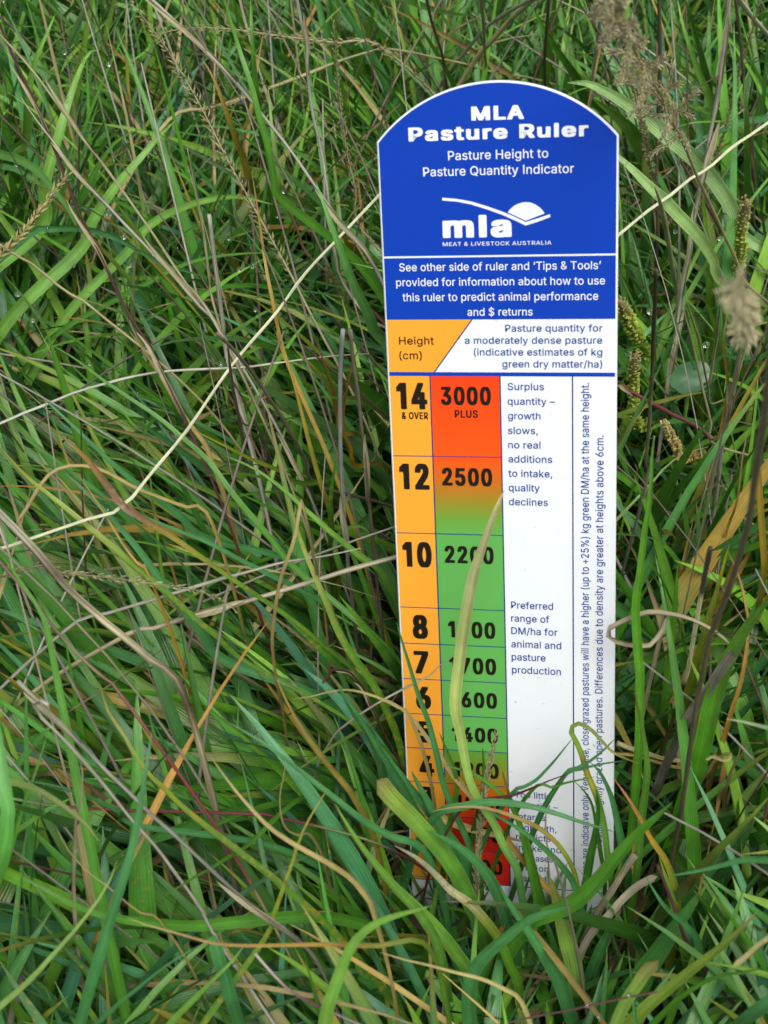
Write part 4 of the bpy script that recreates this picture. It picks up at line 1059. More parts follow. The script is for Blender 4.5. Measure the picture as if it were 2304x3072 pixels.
 ('B', 'bg', 20, 'h', 9.5, 4.5, '6', [(380, 700), (520, 745), (640, 800), (760, 850), (900, 905), (1040, 980), (1180, 1050), (1300, 1110), (1420, 1190)], 'narrow blue-green blade beneath the browned one', {}),
 ('B', 'g', 22, 'h', 10.5, 5, '6', [(190, 35), (310, 100), (430, 190), (560, 280), (680, 360), (800, 460), (900, 550), (980, 660), (1060, 760), (1180, 900), (1290, 1030)], 'long straight green blade slanting across the left middle', {}),
 ('B', 'bg', 26, 'h', 9.5, 4, '6', [(140, 235), (230, 320), (320, 405), (420, 500), (540, 610), (660, 700), (780, 790), (900, 890)], 'blue-green blade slanting under the cream straw', {}),
 ('B', 'bg', 38, 'h', 10, 4, '6', [(275, 600), (350, 665), (430, 745), (520, 840), (610, 950), (690, 1060), (780, 1180), (880, 1300), (980, 1420)], 'wide dark blue-green blade at the middle left', {}),
 ('B', 'lg', 24, 'h', 10, 5, '6', [(970, 530), (1060, 565), (1140, 610), (1230, 680), (1330, 770), (1430, 860), (1540, 950), (1659, 1050)], 'light green blade pointing up left toward the cream straw', {}),
 ('B', 'gy', 20, 'h', 10, 5, '6', [(810, 400), (880, 440), (980, 490), (1090, 545), (1200, 590), (1320, 650)], 'green blade with a tan withered point at the cream straw', {}),
 ('B', 'or', 26, 'h', 12, 4, '6', [(1205, -30), (1235, 90), (1265, 190), (1300, 320), (1340, 480), (1385, 640), (1430, 780), (1440, 900)], 'upright yellow-orange blade with green foot in the middle', dict(pal=[(0, (.5, .36, .08)), (.3, (.45, .35, .06)), (.5, (.25, .27, .03)), (1, (.07, .17, .02))], spot=.9)),
 ('B', 'tan', 17, 'h', 11.5, 4, '6', [(1305, 715), (1290, 800), (1270, 900), (1235, 1000), (1210, 1080), (1190, 1200), (1178, 1320), (1185, 1420), (1200, 1520)], 'tan dead blade hanging straight down from its sharp fold', dict(cut=True)),
 ('B', 'tan', 13, 'h', 11.5, 5, '6', [(1305, 715), (1325, 800), (1345, 900), (1362, 1000), (1380, 1080), (1400, 1170)], 'thin tan dead blade falling right from the same fold', dict(cut=True)),
 ('B', 'tan', 16, 'h', 9, 8, '6', [(70, 825), (120, 750), (170, 665), (220, 605), (290, 575), (380, 575), (470, 605), (580, 665), (680, 705), (800, 750), (900, 785)], 'tan curled blade looping over beside the cream straw', dict(twist=.6, cut=True, pal=[(0, (.5, .36, .2)), (.5, (.48, .32, .12)), (.8, (.2, .22, .04)), (1, (.08, .18, .02))])),
 ('B', 'oo', 18, 'h', 10, 8, '6', [(330, 600), (400, 700), (470, 810), (530, 910), (590, 990), (640, 1040)], 'thin orange blade with brown spots slanting at the middle left', dict(spot=.9)),
 ('B', 'tan', 26, 'h', 9, 6, '6', [(560, -10), (640, 100), (720, 230), (790, 350), (850, 430), (900, 510)], 'wide tan dead blade under the long grey straw', {}),
 ('B', 'gy', 22, 'h', 11, 5, '6', [(1265, 60), (1320, 110), (1390, 180), (1430, 260), (1465, 350), (1500, 470)], 'pale yellow-tipped blade in front of the dark stems', {}),
 ('B', 'dg', 24, 'h', 9, 3, 'N', [(300, 640), (280, 760), (262, 900), (262, 1020), (268, 1150), (275, 1290)], 'upright dark green rust-spotted blade left of the grey stem', dict(spot=1.0)),
 ('B', 'gy', 24, 'h', 9, 4, 'N', [(10, 880), (50, 1000), (95, 1140), (140, 1260), (200, 1400), (250, 1520), (300, 1640), (380, 1780), (470, 1900), (560, 2060)], 'long rust-spotted blade slanting down to the foot of the ruler', dict(spot=1.0)),
 ('B', 'g', 36, 'h', 8, 3, 'N', [(310, 1450), (400, 1560), (480, 1660), (560, 1760), (640, 1880)], 'broad green blade slanting down under the height column', dict(spot=.8)),
 ('B', 'dg', 34, 'h', 7, 3, 'N', [(0, 1560), (90, 1640), (190, 1730), (290, 1820), (380, 1900), (460, 1990)], 'dark green blade slanting down left of the height column', dict(spot=.9)),
 ('T', 'wine', 11, 'h', 7.5, 4, 'N', [(220, 1930), (255, 1890), (270, 1860), (360, 1870), (410, 1920), (450, 1970), (475, 2040), (510, 2110), (550, 2200)], 'crooked dark twig with a bent end near the ruler foot', dict(cut=True, nodes=[.25, .4, .7])),
 ('B', 'bg', 32, 'h', 8, 5, 'N', [(300, 1950), (350, 2040), (410, 2130), (480, 2220)], 'blue-green blade tip near the crooked twig', {}),
 ('B', 'tan', 16, 'h', 8, 6, 'N', [(50, 2020), (140, 2010), (240, 1985), (340, 1970), (440, 1985), (540, 2020), (620, 2060), (700, 2120)], 'tan dead blade arching level toward the orange column', {}),
 # --- lower left
 ('T', 'steel', 18, 'h', 12, 6, '7', [(70, -10), (160, 80), (250, 170), (340, 260), (420, 345), (510, 430), (600, 520), (680, 590), (760, 665), (840, 740), (920, 815), (1010, 890), (1100, 960), (1250, 1090)], 'long dark grey straw slanting across the lower left', dict(cut=True, nodes=[.12, .5], pal=[(0, (.28, .27, .26)), (.2, (.2, .19, .19)), (.45, (.11, .1, .1)), (.8, (.12, .1, .09)), (1, (.2, .17, .14))])),
 ('T', 'steel', 16, 'h', 12.5, 6, '7', [(190, 85), (160, 65), (135, 80), (150, 120), (200, 170), (270, 240), (360, 340), (450, 450), (530, 550), (620, 650), (690, 745), (760, 840), (820, 930), (865, 1020)], 'grey straw with a hooked pale end in the lower left', dict(cut=True, pal=[(0, (.4, .37, .32)), (.2, (.3, .28, .26)), (.5, (.27, .25, .24)), (1, (.3, .27, .23))])),
 ('T', 'rednode', 14, 'h', 7, 5, '7', [(-10, 448), (100, 468), (200, 486), (400, 500), (550, 508), (700, 510), (850, 514), (1000, 520), (1080, 528)], 'straight red runner stem with green joints in the lower left', dict(cut=True)),
 ('B', 'bg', 44, 'h', 12, 5, '7', [(605, 185), (590, 290), (572, 400), (555, 510), (530, 640), (500, 750), (465, 860), (430, 970), (395, 1090), (355, 1220), (315, 1370)], 'long blue-green blade standing over the lower left', dict(tipfrac=.3)),
 ('B', 'pg', 32, 'h', 11, 8, '7', [(470, 700), (430, 800), (370, 890), (300, 980), (220, 1070), (120, 1180), (-10, 1295)], 'pale green blade bending to the lower left corner', {}),
 ('B', 'tan', 26, 'h', 11, 7, '7', [(835, 285), (880, 350), (940, 430), (1010, 510), (1080, 580), (1170, 640), (1250, 685), (1330, 730), (1400, 780), (1450, 840), (1485, 905)], 'long brown-spotted tan blade in the lower middle', dict(spot=.7, tipfrac=.2)),
 ('B', 'or', 28, 'h', 10, 8, '7', [(505, 932), (560, 955), (650, 980), (740, 1005), (850, 1035), (980, 1045), (1100, 1043), (1300, 1040), (1500, 1045), (1700, 1045)], 'level blade with a cream and orange tip near the bottom', dict(pal=[(0, (.62, .5, .3)), (.08, (.5, .3, .12)), (.25, (.5, .28, .06)), (.33, (.2, .22, .03)), (.5, (.1, .2, .03)), (1, (.05, .16, .03))])),
 ('B', 'lg', 64, 'h', 11, 7, '7', [(1720, 885), (1650, 905), (1560, 930), (1480, 965), (1410, 1030), (1370, 1110), (1335, 1200), (1305, 1290), (1290, 1390)], 'broad pale green blade curving down to the bottom edge', {}),
 ('B', 'gy', 24, 'h', 9, 6, '7', [(1305, 420), (1260, 490), (1205, 590), (1165, 710), (1130, 810), (1090, 920), (1045, 1030)], 'yellow-flecked blade standing up in the lower middle', dict(spot=1.0)),
 ('T', 'pink', 13, 'h', 9, 7, '7', [(1015, 1075), (1080, 1150), (1150, 1220), (1230, 1268), (1300, 1300), (1400, 1345), (1500, 1390)], 'purple stem blotched with white at the bottom edge', dict(cut=True, pal=[(0, (.4, .35, .35)), (.12, (.12, .02, .05)), (.3, (.5, .48, .48)), (.38, (.12, .02, .05)), (.5, (.45, .42, .42)), (.6, (.1, .03, .05)), (.7, (.4, .4, .4)), (1, (.06, .03, .03))])),
 ('B', 'lg', 40, 'h', 10, 5, '7', [(1335, 480), (1380, 560), (1440, 650), (1510, 740), (1580, 820), (1680, 930)], 'light green blade left of and below the orange column', {}),
 ('B', 'bg', 28, 'h', 9.5, 5, '7', [(900, 150), (980, 195), (1060, 245), (1160, 320), (1260, 400), (1350, 470), (1450, 550), (1560, 610), (1680, 660)], 'blue-green blade running down right below the middle', {}),
 ('B', 'bg', 32, 'h', 9.5, 4, '7', [(1350, 10), (1400, 90), (1460, 180), (1520, 280), (1590, 390), (1640, 480)], 'blue-green blade ending just left of the number 4', {}),
 ('B', 'or', 34, 'h', 10, 5, '7', [(1100, -20), (1140, 70), (1190, 160), (1250, 250), (1310, 330), (1370, 400), (1415, 465)], 'wide yellow-tan blade with dark blotches in the lower middle', dict(spot=.9, pal=[(0, (.5, .33, .15)), (.5, (.42, .33, .07)), (1, (.4, .28, .06))])),
 ('B', 'g', 50, 'h', 9, 6, '7', [(80, 770), (180, 820), (290, 880), (400, 920), (520, 945), (660, 958), (800, 965)], 'broad dewy green blade lying level in the lower left', {}),
 ('B', 'tan', 12, 'h', 9.5, 7, '7', [(222, 560), (250, 630), (300, 700), (360, 760), (430, 810), (500, 870), (570, 920), (640, 950)], 'thin tan blade with a white point in the lower left', {}),
 ('B', 'bg', 26, 'h', 9, 6, '7', [(80, 383), (180, 400), (280, 425), (380, 465), (480, 515), (560, 570)], 'dark blue-green blade pointing left over the red runner', {}),
 ('B', 'bg', 48, 'h', 8, 4, '7', [(850, 1000), (870, 1090), (900, 1180), (925, 1270), (955, 1370)], 'wide blue-green blade running off the bottom edge', dict(cut=True)),
 ('B', 'bg', 24, 'h', 9, 6, '7', [(800, 1040), (720, 1085), (640, 1140), (560, 1205), (480, 1270), (390, 1350)], 'narrow folded green blade at the bottom left', {}),
 ('B', 'lg', 36, 'h', 9, 6, '7', [(980, 1030), (930, 1100), (860, 1170), (780, 1250), (700, 1330), (660, 1380)], 'light green blade slanting down left at the bottom', {}),
 ('B', 'g', 20, 'h', 9, 6, '7', [(630, 862), (700, 818), (770, 775), (850, 730), (920, 685), (985, 645)], 'small green blade pointing left in the lower middle', {}),
 ('B', 'lg', 44, 'h', 12, 10, '7', [(-40, 380), (60, 395), (150, 425), (230, 470), (300, 525), (350, 570), (392, 625)][::-1], 'bright green blade with a cream tip entering from the left edge', dict(pal=[(0, (.5, .45, .25)), (.15, (.2, .28, .08)), (1, (.1, .26, .05))])),
 ('B', 'bg', 50, 'h', 13, 11, '7', [(20, 430), (32, 500), (30, 580), (15, 660), (-10, 740), (-40, 800)], 'broad bright green blade at the very left edge', dict(cut=True, pal=[(0, (.08, .25, .05)), (1, (.06, .22, .04))])),
 ('B', 'g', 34, 'h', 12.5, 11, 'F', [(0, 1195), (40, 1250), (75, 1300), (100, 1350), (110, 1400)], 'green blade over the grey bundle at the left edge', {}),
 ('B', 'gt', 15, 'h', 11, 9, '7', [(320, 300), (330, 360), (325, 430), (318, 500), (300, 580)], 'short grey-brown curled shred hanging in the lower left', dict(twist=.5)),
 ('B', 'gy', 26, 'h', 10.5, 8, '7', [(395, -10), (415, 70), (445, 140), (490, 200), (540, 290), (600, 370), (680, 440), (760, 520)], 'yellow-flecked green blade slanting through the lower left', dict(spot=1.0)),
 ('B', 'tan', 14, 'h', 9, 5, '7', [(1140, 300), (1130, 370), (1115, 440), (1118, 520), (1140, 580), (1190, 605), (1238, 606)], 'tan dead ribbon with a curled end in the lower middle', dict(twist=.4)),
 ('B', 'g', 26, 'h', 9, 6, '7', [(0, 775), (30, 700), (60, 600), (95, 480), (150, 330), (190, 200)][::-1], 'upright green blade at the lower left edge', {}),
 # --- right of the ruler
 ('T', 'cream', 15, 'h', 11, 11, 'M', [(1229, 905), (1100, 995), (960, 1090), (790, 1240), (660, 1315), (510, 1440), (330, 1565), (125, 1735), (0, 1830), (-160, 1950)], 'pale cream straw slanting up to the right edge', dict(cut=True, nodes=[.6])),
 ('T', 'brown', 17, 'h', 15, 3, 'M', [(425, -20), (430, 150), (432, 350), (428, 600), (420, 850), (412, 1100), (405, 1400), (410, 1700), (405, 2000), (395, 2212)], 'straight brown upright stem right of the ruler head', dict(cut=True, nodes=[.35, .62], pal=[(0, (.16, .13, .12)), (.3, (.11, .085, .075)), (.5, (.16, .12, .08)), (.6, (.08, .05, .04)), (.8, (.1, .075, .055)), (1, (.22, .17, .12))])),
 ('T', 'brown', 18, 'h', 14, 3, 'E', [(455, -250), (450, -60), (440, 150), (430, 350), (425, 550), (410, 800), (400, 1000), (385, 1180), (375, 1400)], 'grey-brown split stem beside the plantain heads', dict(cut=True, pal=[(0, (.1, .07, .05)), (.3, (.12, .08, .06)), (.5, (.28, .24, .19)), (1, (.2, .17, .13))])),
 ('T', 'grey', 19, 'h', 15.5, 3, 'M', [(945, -20), (930, 150), (910, 330), (880, 520), (850, 750), (810, 950), (780, 1120), (750, 1300), (710, 1470), (680, 1650), (650, 1850), (610, 2050), (585, 2212), (560, 2400), (520, 2640), (480, 2900)], 'long grey-brown straw leaning right beside the ruler head', dict(cut=True, nodes=[.27, .42, .58, .75])),
 ('H', 'beige', 14, 'h', 23.5, 9, 'M', [(30, -60), (90, 80), (180, 250), (260, 400), (350, 560), (440, 700), (500, 840), (560, 970), (620, 1090), (710, 1310), (800, 1500), (900, 1720), (1000, 1930), (1060, 2080)], 'large fluffy tan seed head hanging in at the top right', dict(ln=.0042, cnt=620, frac=.36, spread=1.0, pan=.0052)),
 ('H', 'straw', 10, 'h', 15.5, 6, 'M', [(200, 540), (225, 620), (250, 720), (285, 850), (320, 980), (345, 1120), (375, 1280), (410, 1440), (440, 1600)], 'ragged seed spike right beside the ruler shoulder', dict(ln=.0055, cnt=110, frac=.75, spread=.4)),
 ('T', 'straw', 24, 'h', 13, 5, 'M', [(395, 1380), (430, 1480), (460, 1600), (490, 1750), (515, 1900), (540, 2050), (580, 2200)], 'thick husky straw leaning right below the ruler shoulder', {}),
 ('H', 'straw', 8, 'h', 15, 6, 'M', [(1175, -20), (1130, 140), (1095, 290), (1050, 420), (1015, 530), (990, 660), (950, 820), (915, 950), (870, 1080), (830, 1190), (790, 1330), (760, 1500)], 'slender wavy seed spike near the right edge', dict(ln=.0042, cnt=90, frac=.7, spread=.3)),
 ('T', 'brown', 13, 'h', 16.5, 6, 'M', [(985, -20), (1005, 120), (1025, 300), (1040, 470), (1055, 650), (1075, 830), (1095, 1030), (1120, 1250), (1140, 1450), (1155, 1700)], 'thin brown upright stem near the right edge', dict(cut=True, nodes=[.5])),
 ('B', 'pg', 62, 'h', 13.5, 6, 'M', [(-250, 610), (-100, 615), (40, 680), (160, 750), (290, 840), (400, 930), (520, 1030), (640, 1130), (740, 1220), (830, 1330), (910, 1450), (990, 1590), (1060, 1750)], 'broad pale blade covered in dew arching down to the right', dict(dew=1, tipfrac=.2, pal=[(0, (.28, .42, .20)), (.5, (.30, .44, .24)), (.8, (.26, .38, .12)), (1, (.14, .26, .05))])),
 ('B', 'pg', 50, 'h', 12.5, 6, 'M', [(40, 1090), (130, 1160), (240, 1260), (360, 1380), (470, 1480), (560, 1580), (660, 1680), (750, 1790), (830, 1930), (890, 2080)], 'second pale dewy blade below and left of the broad one', dict(dew=1, tipfrac=.15, pal=[(0, (.28, .42, .20)), (.5, (.30, .42, .16)), (1, (.16, .28, .06))])),
 ('B', 'lg', 74, 'h', 12, 6, 'M', [(-60, 730), (40, 800), (150, 890), (225, 970), (275, 1050), (330, 1160)], 'very broad green blade behind the right shoulder of the ruler', {}),
 ('B', 'bg', 34, 'h', 10, 8, 'M', [(560, 1075), (680, 1040), (800, 1000), (920, 950), (1050, 900), (1229, 870)], 'blue-green blade running level to the right edge', dict(dew=1)),
 ('B', 'lg', 30, 'h', 13, 5, 'M', [(1050, 560), (1060, 700), (1065, 850), (1070, 1020), (1075, 1180), (1080, 1330), (1085, 1480)], 'upright light green blade near the right edge', {}),
 ('B', 'lg', 38, 'h', 12, 5, 'M', [(560, -20), (590, 140), (630, 280), (680, 430), (730, 570), (790, 700), (840, 820), (880, 950)], 'green blade slanting right at the upper right', {}),
 ('B', 'g', 32, 'h', 13, 5, 'M', [(610, -20), (660, 130), (700, 270), (740, 420), (775, 560), (800, 700)], 'second green blade slanting right at the upper right', {}),
 ('P', 'plant', 44, 'h', 10, 5, 'M', [(1075, 1475), (1050, 1570), (1035, 1680), (1030, 1800), (1015, 1920), (995, 2030), (985, 2140)], 'greenish plantain seed head near the right edge', {}),
 ('P', 'plant', 50, 'h', 8, 3, 'E', [(150, 10), (200, 110), (250, 220), (300, 320), (350, 410), (390, 480)], 'yellow-green plantain head slanting beside the ruler', {}),
 ('P', 'plant', 36, 'h', 7, 3, 'E', [(285, 450), (270, 560), (262, 680), (270, 800), (280, 920), (300, 1040)], 'upright green plantain head close to the ruler edge', {}),
 ('P', 'tan', 28, 'h', 7, 4, 'E', [(520, 1010), (560, 1090), (600, 1170), (640, 1260), (655, 1330)], 'short tan plantain head among the green blades on the right', {}),
 ('T', 'pink', 20, 'h', 7.5, 6, 'E', [(920, 1150), (860, 1100), (790, 1050), (700, 1000), (600, 955), (520, 910), (400, 850), (300, 790), (220, 750), (130, 690)], 'thick purple-red runner behind the right edge of the ruler', dict(cut=True, nodes=[.4])),
 ('L', 'bg', 0, 'h', 5.5, 6, 'E', [(740, 640)], 'round dewy green leaf right of the ruler', dict(r=175, pal=[(0, (.04, .14, .045)), (1, (.06, .2, .08))])),
 ('L', 'bg', 0, 'h', 6, 5, 'E', [(1140, 470)], 'second round green leaf near the right edge', dict(r=125, pal=[(0, (.05, .17, .06)), (1, (.05, .17, .06))])),
 ('T', 'grey', 22, 'h', 14, 3, 'E', [(1180, 190), (1150, 400), (1120, 620), (1080, 800), (1050, 950), (1020, 1100), (990, 1300), (970, 1500), (940, 1700), (910, 1900), (880, 2080)], 'stout grey straw standing right of the ruler', dict(nodes=[.3], pal=[(0, (.24, .2, .13)), (.3, (.2, .17, .13)), (.5, (.32, .3, .27)), (1, (.16, .13, .11))])),
 ('T', 'cut', 20, 'h', 12.5, 1.5, 'G', [(905, -20), (880, 100), (850, 250), (820, 420), (785, 620), (750, 820), (715, 1010), (680, 1120), (640, 1260), (590, 1420), (540, 1560), (490, 1700), (440, 1850)], 'straw with a bare cream section between black bands right of the ruler', dict(cut=True)),
 ('T', 'steel', 13, 'h', 13, 3, 'E', [(1010, 1060), (975, 1250), (940, 1400), (900, 1600), (860, 1780), (820, 1980), (780, 2130), (740, 2300)], 'thin grey straw beside the stout one', {}),
 ('T', 'straw', 11, 'h', 14, 6, 'E', [(700, 0), (740, 110), (775, 220), (810, 330), (830, 450), (860, 600), (890, 740), (910, 860)], 'thin peeling straw above the purple runner', {}),
 ('T', 'straw', 14, 'h', 12, 6, 'E', [(675, 60), (720, 220), (760, 380), (800, 560), (840, 740), (880, 900), (915, 1050), (945, 1200)], 'light brown straw crossing the purple runner', {}),
 ('T', 'brown', 13, 'h', 12.5, 7, 'E', [(990, -20), (975, 130), (960, 300), (935, 450), (910, 620), (890, 700)], 'brown and cream patched straw behind the round leaf', dict(pal=[(0, (.1, .08, .07)), (.3, (.4, .34, .24)), (.7, (.42, .34, .22)), (1, (.15, .1, .07))])),
 ('H', 'straw', 10, 'h', 25, 19, 'E', [(1110, -110), (1145, -30), (1180, 60), (1190, 150), (1175, 300), (1150, 420)], 'blurred white fluffy seed tuft hanging at the right edge', dict(ln=.0055, cnt=34, frac=.30, spread=1.3, pan=.0011)),
 ('T', 'brown', 28, 'h', 24, 9, 'E', [(1390, 650), (1370, 850), (1330, 1100), (1300, 1300), (1270, 1500), (1240, 1750), (1180, 2000), (1120, 2212), (1060, 2400), (980, 2600), (900, 2800), (860, 3000), (800, 3300), (740, 3700)], 'out-of-focus brown stem close to the camera on the right', dict(cut=True)),
 ('B', 'oo', 17, 'h', 12, 7, 'E', [(1070, -10), (1045, 120), (1020, 260), (1015, 400), (1030, 520), (1045, 620), (1050, 720), (1035, 850)], 'thin orange blade hanging near the right edge', dict(spot=.7)),
 ('B', 'oo', 14, 'h', 9, 7, 'E', [(385, 845), (330, 930), (270, 1010), (210, 1100), (140, 1210)], 'short orange blade pointing at the ruler edge', {}),
 ('B', 'oo', 15, 'h', 11, 7, 'E', [(1205, 1080), (1190, 1200), (1165, 1340), (1150, 1500), (1130, 1640), (1090, 1780), (1050, 1880)], 'orange-brown blade hanging down right of the stout straw', {}),
 ('B', 'g', 44, 'h', 12, 3, 'E', [(900, 980), (830, 1080), (760, 1190), (690, 1310), (620, 1430), (550, 1560), (480, 1700), (400, 1850), (330, 1990)], 'wide bright green blade leaning right past the ruler', {}),
 ('B', 'g', 34, 'h', 10, 3, 'E', [(935, 1190), (860, 1300), (770, 1420), (670, 1540), (580, 1650), (490, 1770), (400, 1900)], 'green blade parallel below the wide bright one', {}),
 ('B', 'g', 30, 'd', 2.5, 1.5, 'E', [(430, 1150), (420, 1300), (415, 1460), (405, 1600), (390, 1750), (365, 1880), (350, 2000), (335, 2130), (322, 2270), (300, 2400), (285, 2550), (290, 2700), (300, 2850), (310, 3000), (320, 3150)], 'long bright green blade running upright along the right edge of the ruler', dict(tipfrac=.35, pal=[(0, (.1, .25, .03)), (1, (.07, .24, .015))])),
 ('T', 'grey', 15, 'h', 12, 3, 'E', [(440, 1130), (420, 1300), (390, 1440), (360, 1580), (320, 1730), (280, 1880), (240, 2020), (190, 2200), (140, 2400)], 'streaked grey straw close along the right edge of the ruler', {}),
 ('B', 'pg', 12, 'h', 9, 8, 'E', [(890, 1215), (800, 1240), (720, 1262), (640, 1300), (560, 1360), (490, 1430), (430, 1500)], 'thin pale blade arched over to the right', {}),
 ('B', 'gy', 30, 'h', 11, 3, 'G', [(1060, -40), (1020, 100), (985, 240), (940, 400), (890, 560), (850, 720), (800, 900), (760, 1060), (720, 1200), (680, 1340)], 'rust-spotted yellow-green blade behind the cut straw', dict(spot=1.0, pal=[(0, (.3, .33, .03)), (.5, (.2, .26, .02)), (1, (.07, .18, .02))])),
 ('B', 'g', 60, 'h', 12, 2, 'G', [(1420, 380), (1330, 480), (1220, 620), (1120, 780), (1030, 960), (960, 1140), (900, 1340), (860, 1540), (810, 1740), (760, 1900), (700, 2070), (660, 2212), (620, 2350)], 'widest bright green blade rising to the right edge', dict(spot=.7, pal=[(0, (.12, .26, .04)), (.5, (.08, .25, .02)), (1, (.04, .17, .01))])),
 ('B', 'oo', 22, 'h', 12, 4, 'G', [(1050, 10), (1110, 140), (1160, 280), (1190, 420), (1215, 560), (1215, 720), (1195, 880), (1170, 1020), (1130, 1180), (1080, 1330), (1040, 1480), (990, 1650)], 'long thin orange blade bowed down the right side', dict(spot=.7)),
 ('B', 'yo', 26, 'h', 11, 5, 'G', [(1340, -60), (1350, 80), (1350, 200), (1330, 330), (1300, 480), (1280, 600)], 'yellow-orange blade at the right edge', dict(cut=True, pal=[(0, (.55, .33, .06)), (.5, (.4, .35, .03)), (1, (.12, .2, .02))])),
 ('B', 'grey', 30, 'h', 10, 2, 'G', [(1090, 830), (1000, 960), (900, 1120), (800, 1260), (700, 1420), (620, 1600), (560, 1740), (510, 1860), (460, 2000)], 'wide grey dead leaf sheath folded behind the bright green blade', dict(cut=True, keel=.6, dead=1)),
 ('B', 'g', 26, 'd', 2.6, 1.6, 'G', [(275, 1160), (300, 1300), (330, 1420), (350, 1560), (370, 1680), (380, 1830), (370, 1950), (350, 2100), (330, 2250)], 'green blade with a brown point just right of the ruler foot', dict(w2=1, pal=[(0, (.2, .1, .05)), (.1, (.08, .17, .03)), (1, (.05, .17, .02))])),
 ('T', 'beige', 26, 'h', 3, 2, 'G', [(130, 1600), (230, 1640), (330, 1670), (450, 1710), (570, 1740), (690, 1760)], 'pale dead stalk lying level behind the ruler foot', dict(cut=True)),
 ('T', 'oo', 18, 'h', 2.6, 2, 'G', [(125, 1690), (260, 1700), (400, 1740), (560, 1790), (700, 1830)], 'rusty dead stalk lying under the pale one', dict(cut=True)),
 ('B', 'pt', 16, 'h', 8, 2, 'G', [(1160, 1620), (1130, 1720), (1080, 1830), (1040, 1960), (1020, 2080), (1030, 2250)], 'twisted straw-coloured shred on the right', dict(twist=1.2)),
 ('B', 'pt', 14, 'h', 7, 4, 'G', [(865, 1740), (930, 1710), (1000, 1740), (1060, 1735), (1070, 1690), (1010, 1700), (930, 1760), (890, 1830)], 'pale curled dead shred on the right', dict(twist=.8, cut=True)),
 ('B', 'bg', 38, 'h', 12, 11, 'G', [(1040, 1400), (1120, 1415), (1200, 1430), (1300, 1455), (1400, 1480)], 'blue-green leaf with a white tip pointing left at the right edge', dict(pal=[(0, (.5, .5, .4)), (.1, (.1, .25, .12)), (1, (.06, .2, .08))])),
 ('B', 'lg', 60, 'd', 9.0, 7.5, 'K', [(1605, 490), (1540, 560), (1450, 640), (1350, 720), (1250, 800), (1150, 880), (1060, 970)], 'broad yellow-green blade with tan tip at the lower right', dict(spot=.5, pal=[(0, (.55, .42, .22)), (.08, (.2, .27, .05)), (1, (.14, .25, .045))])),
 ('B', 'lg', 50, 'd', 9.0, 8.0, 'K', [(1185, 695), (1130, 740), (1090, 800), (1050, 860), (1010, 940), (990, 1000)], 'light green blade with a blunt tan fold at the lower right', dict(cut=True, pal=[(0, (.4, .3, .15)), (.1, (.2, .3, .07)), (1, (.13, .26, .06))])),
 ('B', 'gy', 46, 'h', 10, 4, 'K', [(1659, -10), (1590, 70), (1510, 150), (1430, 230), (1350, 320), (1280, 400)], 'grey-green blade with brown blotches slanting in from the right', dict(spot=.8, pal=[(0, (.2, .28, .05)), (.3, (.15, .2, .04)), (.4, (.14, .1, .04)), (.5, (.14, .22, .07)), (1, (.08, .2, .05))])),
 ('T', 'wood', 40, 'h', 3.2, 1, 'K', [(1085, 235), (1040, 300), (985, 390), (940, 460), (900, 530), (860, 610)], 'split brown-grey woody stalk behind the ruler foot', dict(cut=True)),
 ('B', 'wood', 30, 'h', 3.6, 2, 'K', [(1180, 330), (1100, 370), (1030, 430), (970, 500), (910, 560)], 'silvery frayed sheath lying on the woody stalk', dict(cut=True, dead=1, pal=[(0, (.35, .3, .25)), (1, (.4, .36, .31))])),
 ('B', 'pt', 28, 'h', 10, 7, 'K', [(1500, 725), (1560, 680), (1620, 625), (1690, 580)], 'cream dead blade at the lower right edge', dict(cut=True)),
 ('T', 'wine', 22, 'h', 6, 3, 'K', [(1180, 280), (1220, 380), (1260, 480), (1300, 600), (1360, 700), (1430, 790), (1500, 870), (1560, 930)], 'dark wine-red runner going down at the lower right', dict(cut=True)),
 ('B', 'bg', 40, 'h', 8, 6, 'K', [(1230, 330), (1340, 310), (1450, 285), (1560, 258), (1659, 260)], 'blue-green blade lying level at the right below the middle', {}),
 ('B', 'g', 30, 'h', 9, 6, 'K', [(1659, 720), (1560, 745), (1460, 760), (1380, 790), (1300, 840), (1230, 900)], 'green blade lying level at the lower right', {}),
 ('B', 'bg', 54, 'h', 10, 8, 'K', [(1659, 880), (1600, 920), (1540, 970), (1480, 1010)], 'blue-green blade across the lower right corner', dict(cut=True)),
 ('T', 'wine', 13, 'd', 9.5, 9, 'K', [(1180, 830), (1050, 855), (930, 880), (800, 910), (660, 935), (530, 965)], 'dark stem with white mould spots along the bottom edge', dict(cut=True, pal=[(0, (.12, .05, .05)), (.3, (.1, .06, .06)), (.4, (.5, .45, .5)), (.48, (.1, .04, .06)), (1, (.15, .05, .1))])),
 ('B', 'bg', 36, 'h', 8, 4, 'K', [(1130, 330), (1170, 400), (1220, 470), (1290, 530), (1350, 600), (1370, 690)], 'blue-green blade bending over at the lower right', {}),
 ('B', 'pt', 30, 'h', 8, 6, 'K', [(-20, 660), (80, 690), (190, 715), (300, 745), (420, 775), (520, 820), (600, 890)], 'pale tan blade lying level along the bottom middle', {}),
 # --- behind the ruler head
 ('T', 'beige', 22, 'h', 12, 4, '8', [(640, 0), (560, 70), (480, 160), (400, 250), (330, 360), (260, 480), (200, 620)], 'thick pale straw rising up right behind the ruler head', dict(cut=True)),
 ('T', 'grey', 15, 'h', 12.5, 4, '8', [(610, 10), (520, 60), (440, 120), (360, 210), (290, 300), (240, 370), (190, 480)], 'grey straw joining the pale one behind the ruler head', dict(cut=True)),
 ('T', 'dark', 13, 'h', 13.5, 5, '8', [(710, -10), (705, 80), (698, 170), (692, 260), (695, 360), (700, 480)], 'dark upright stem with husks above the ruler head', dict(cut=True)),
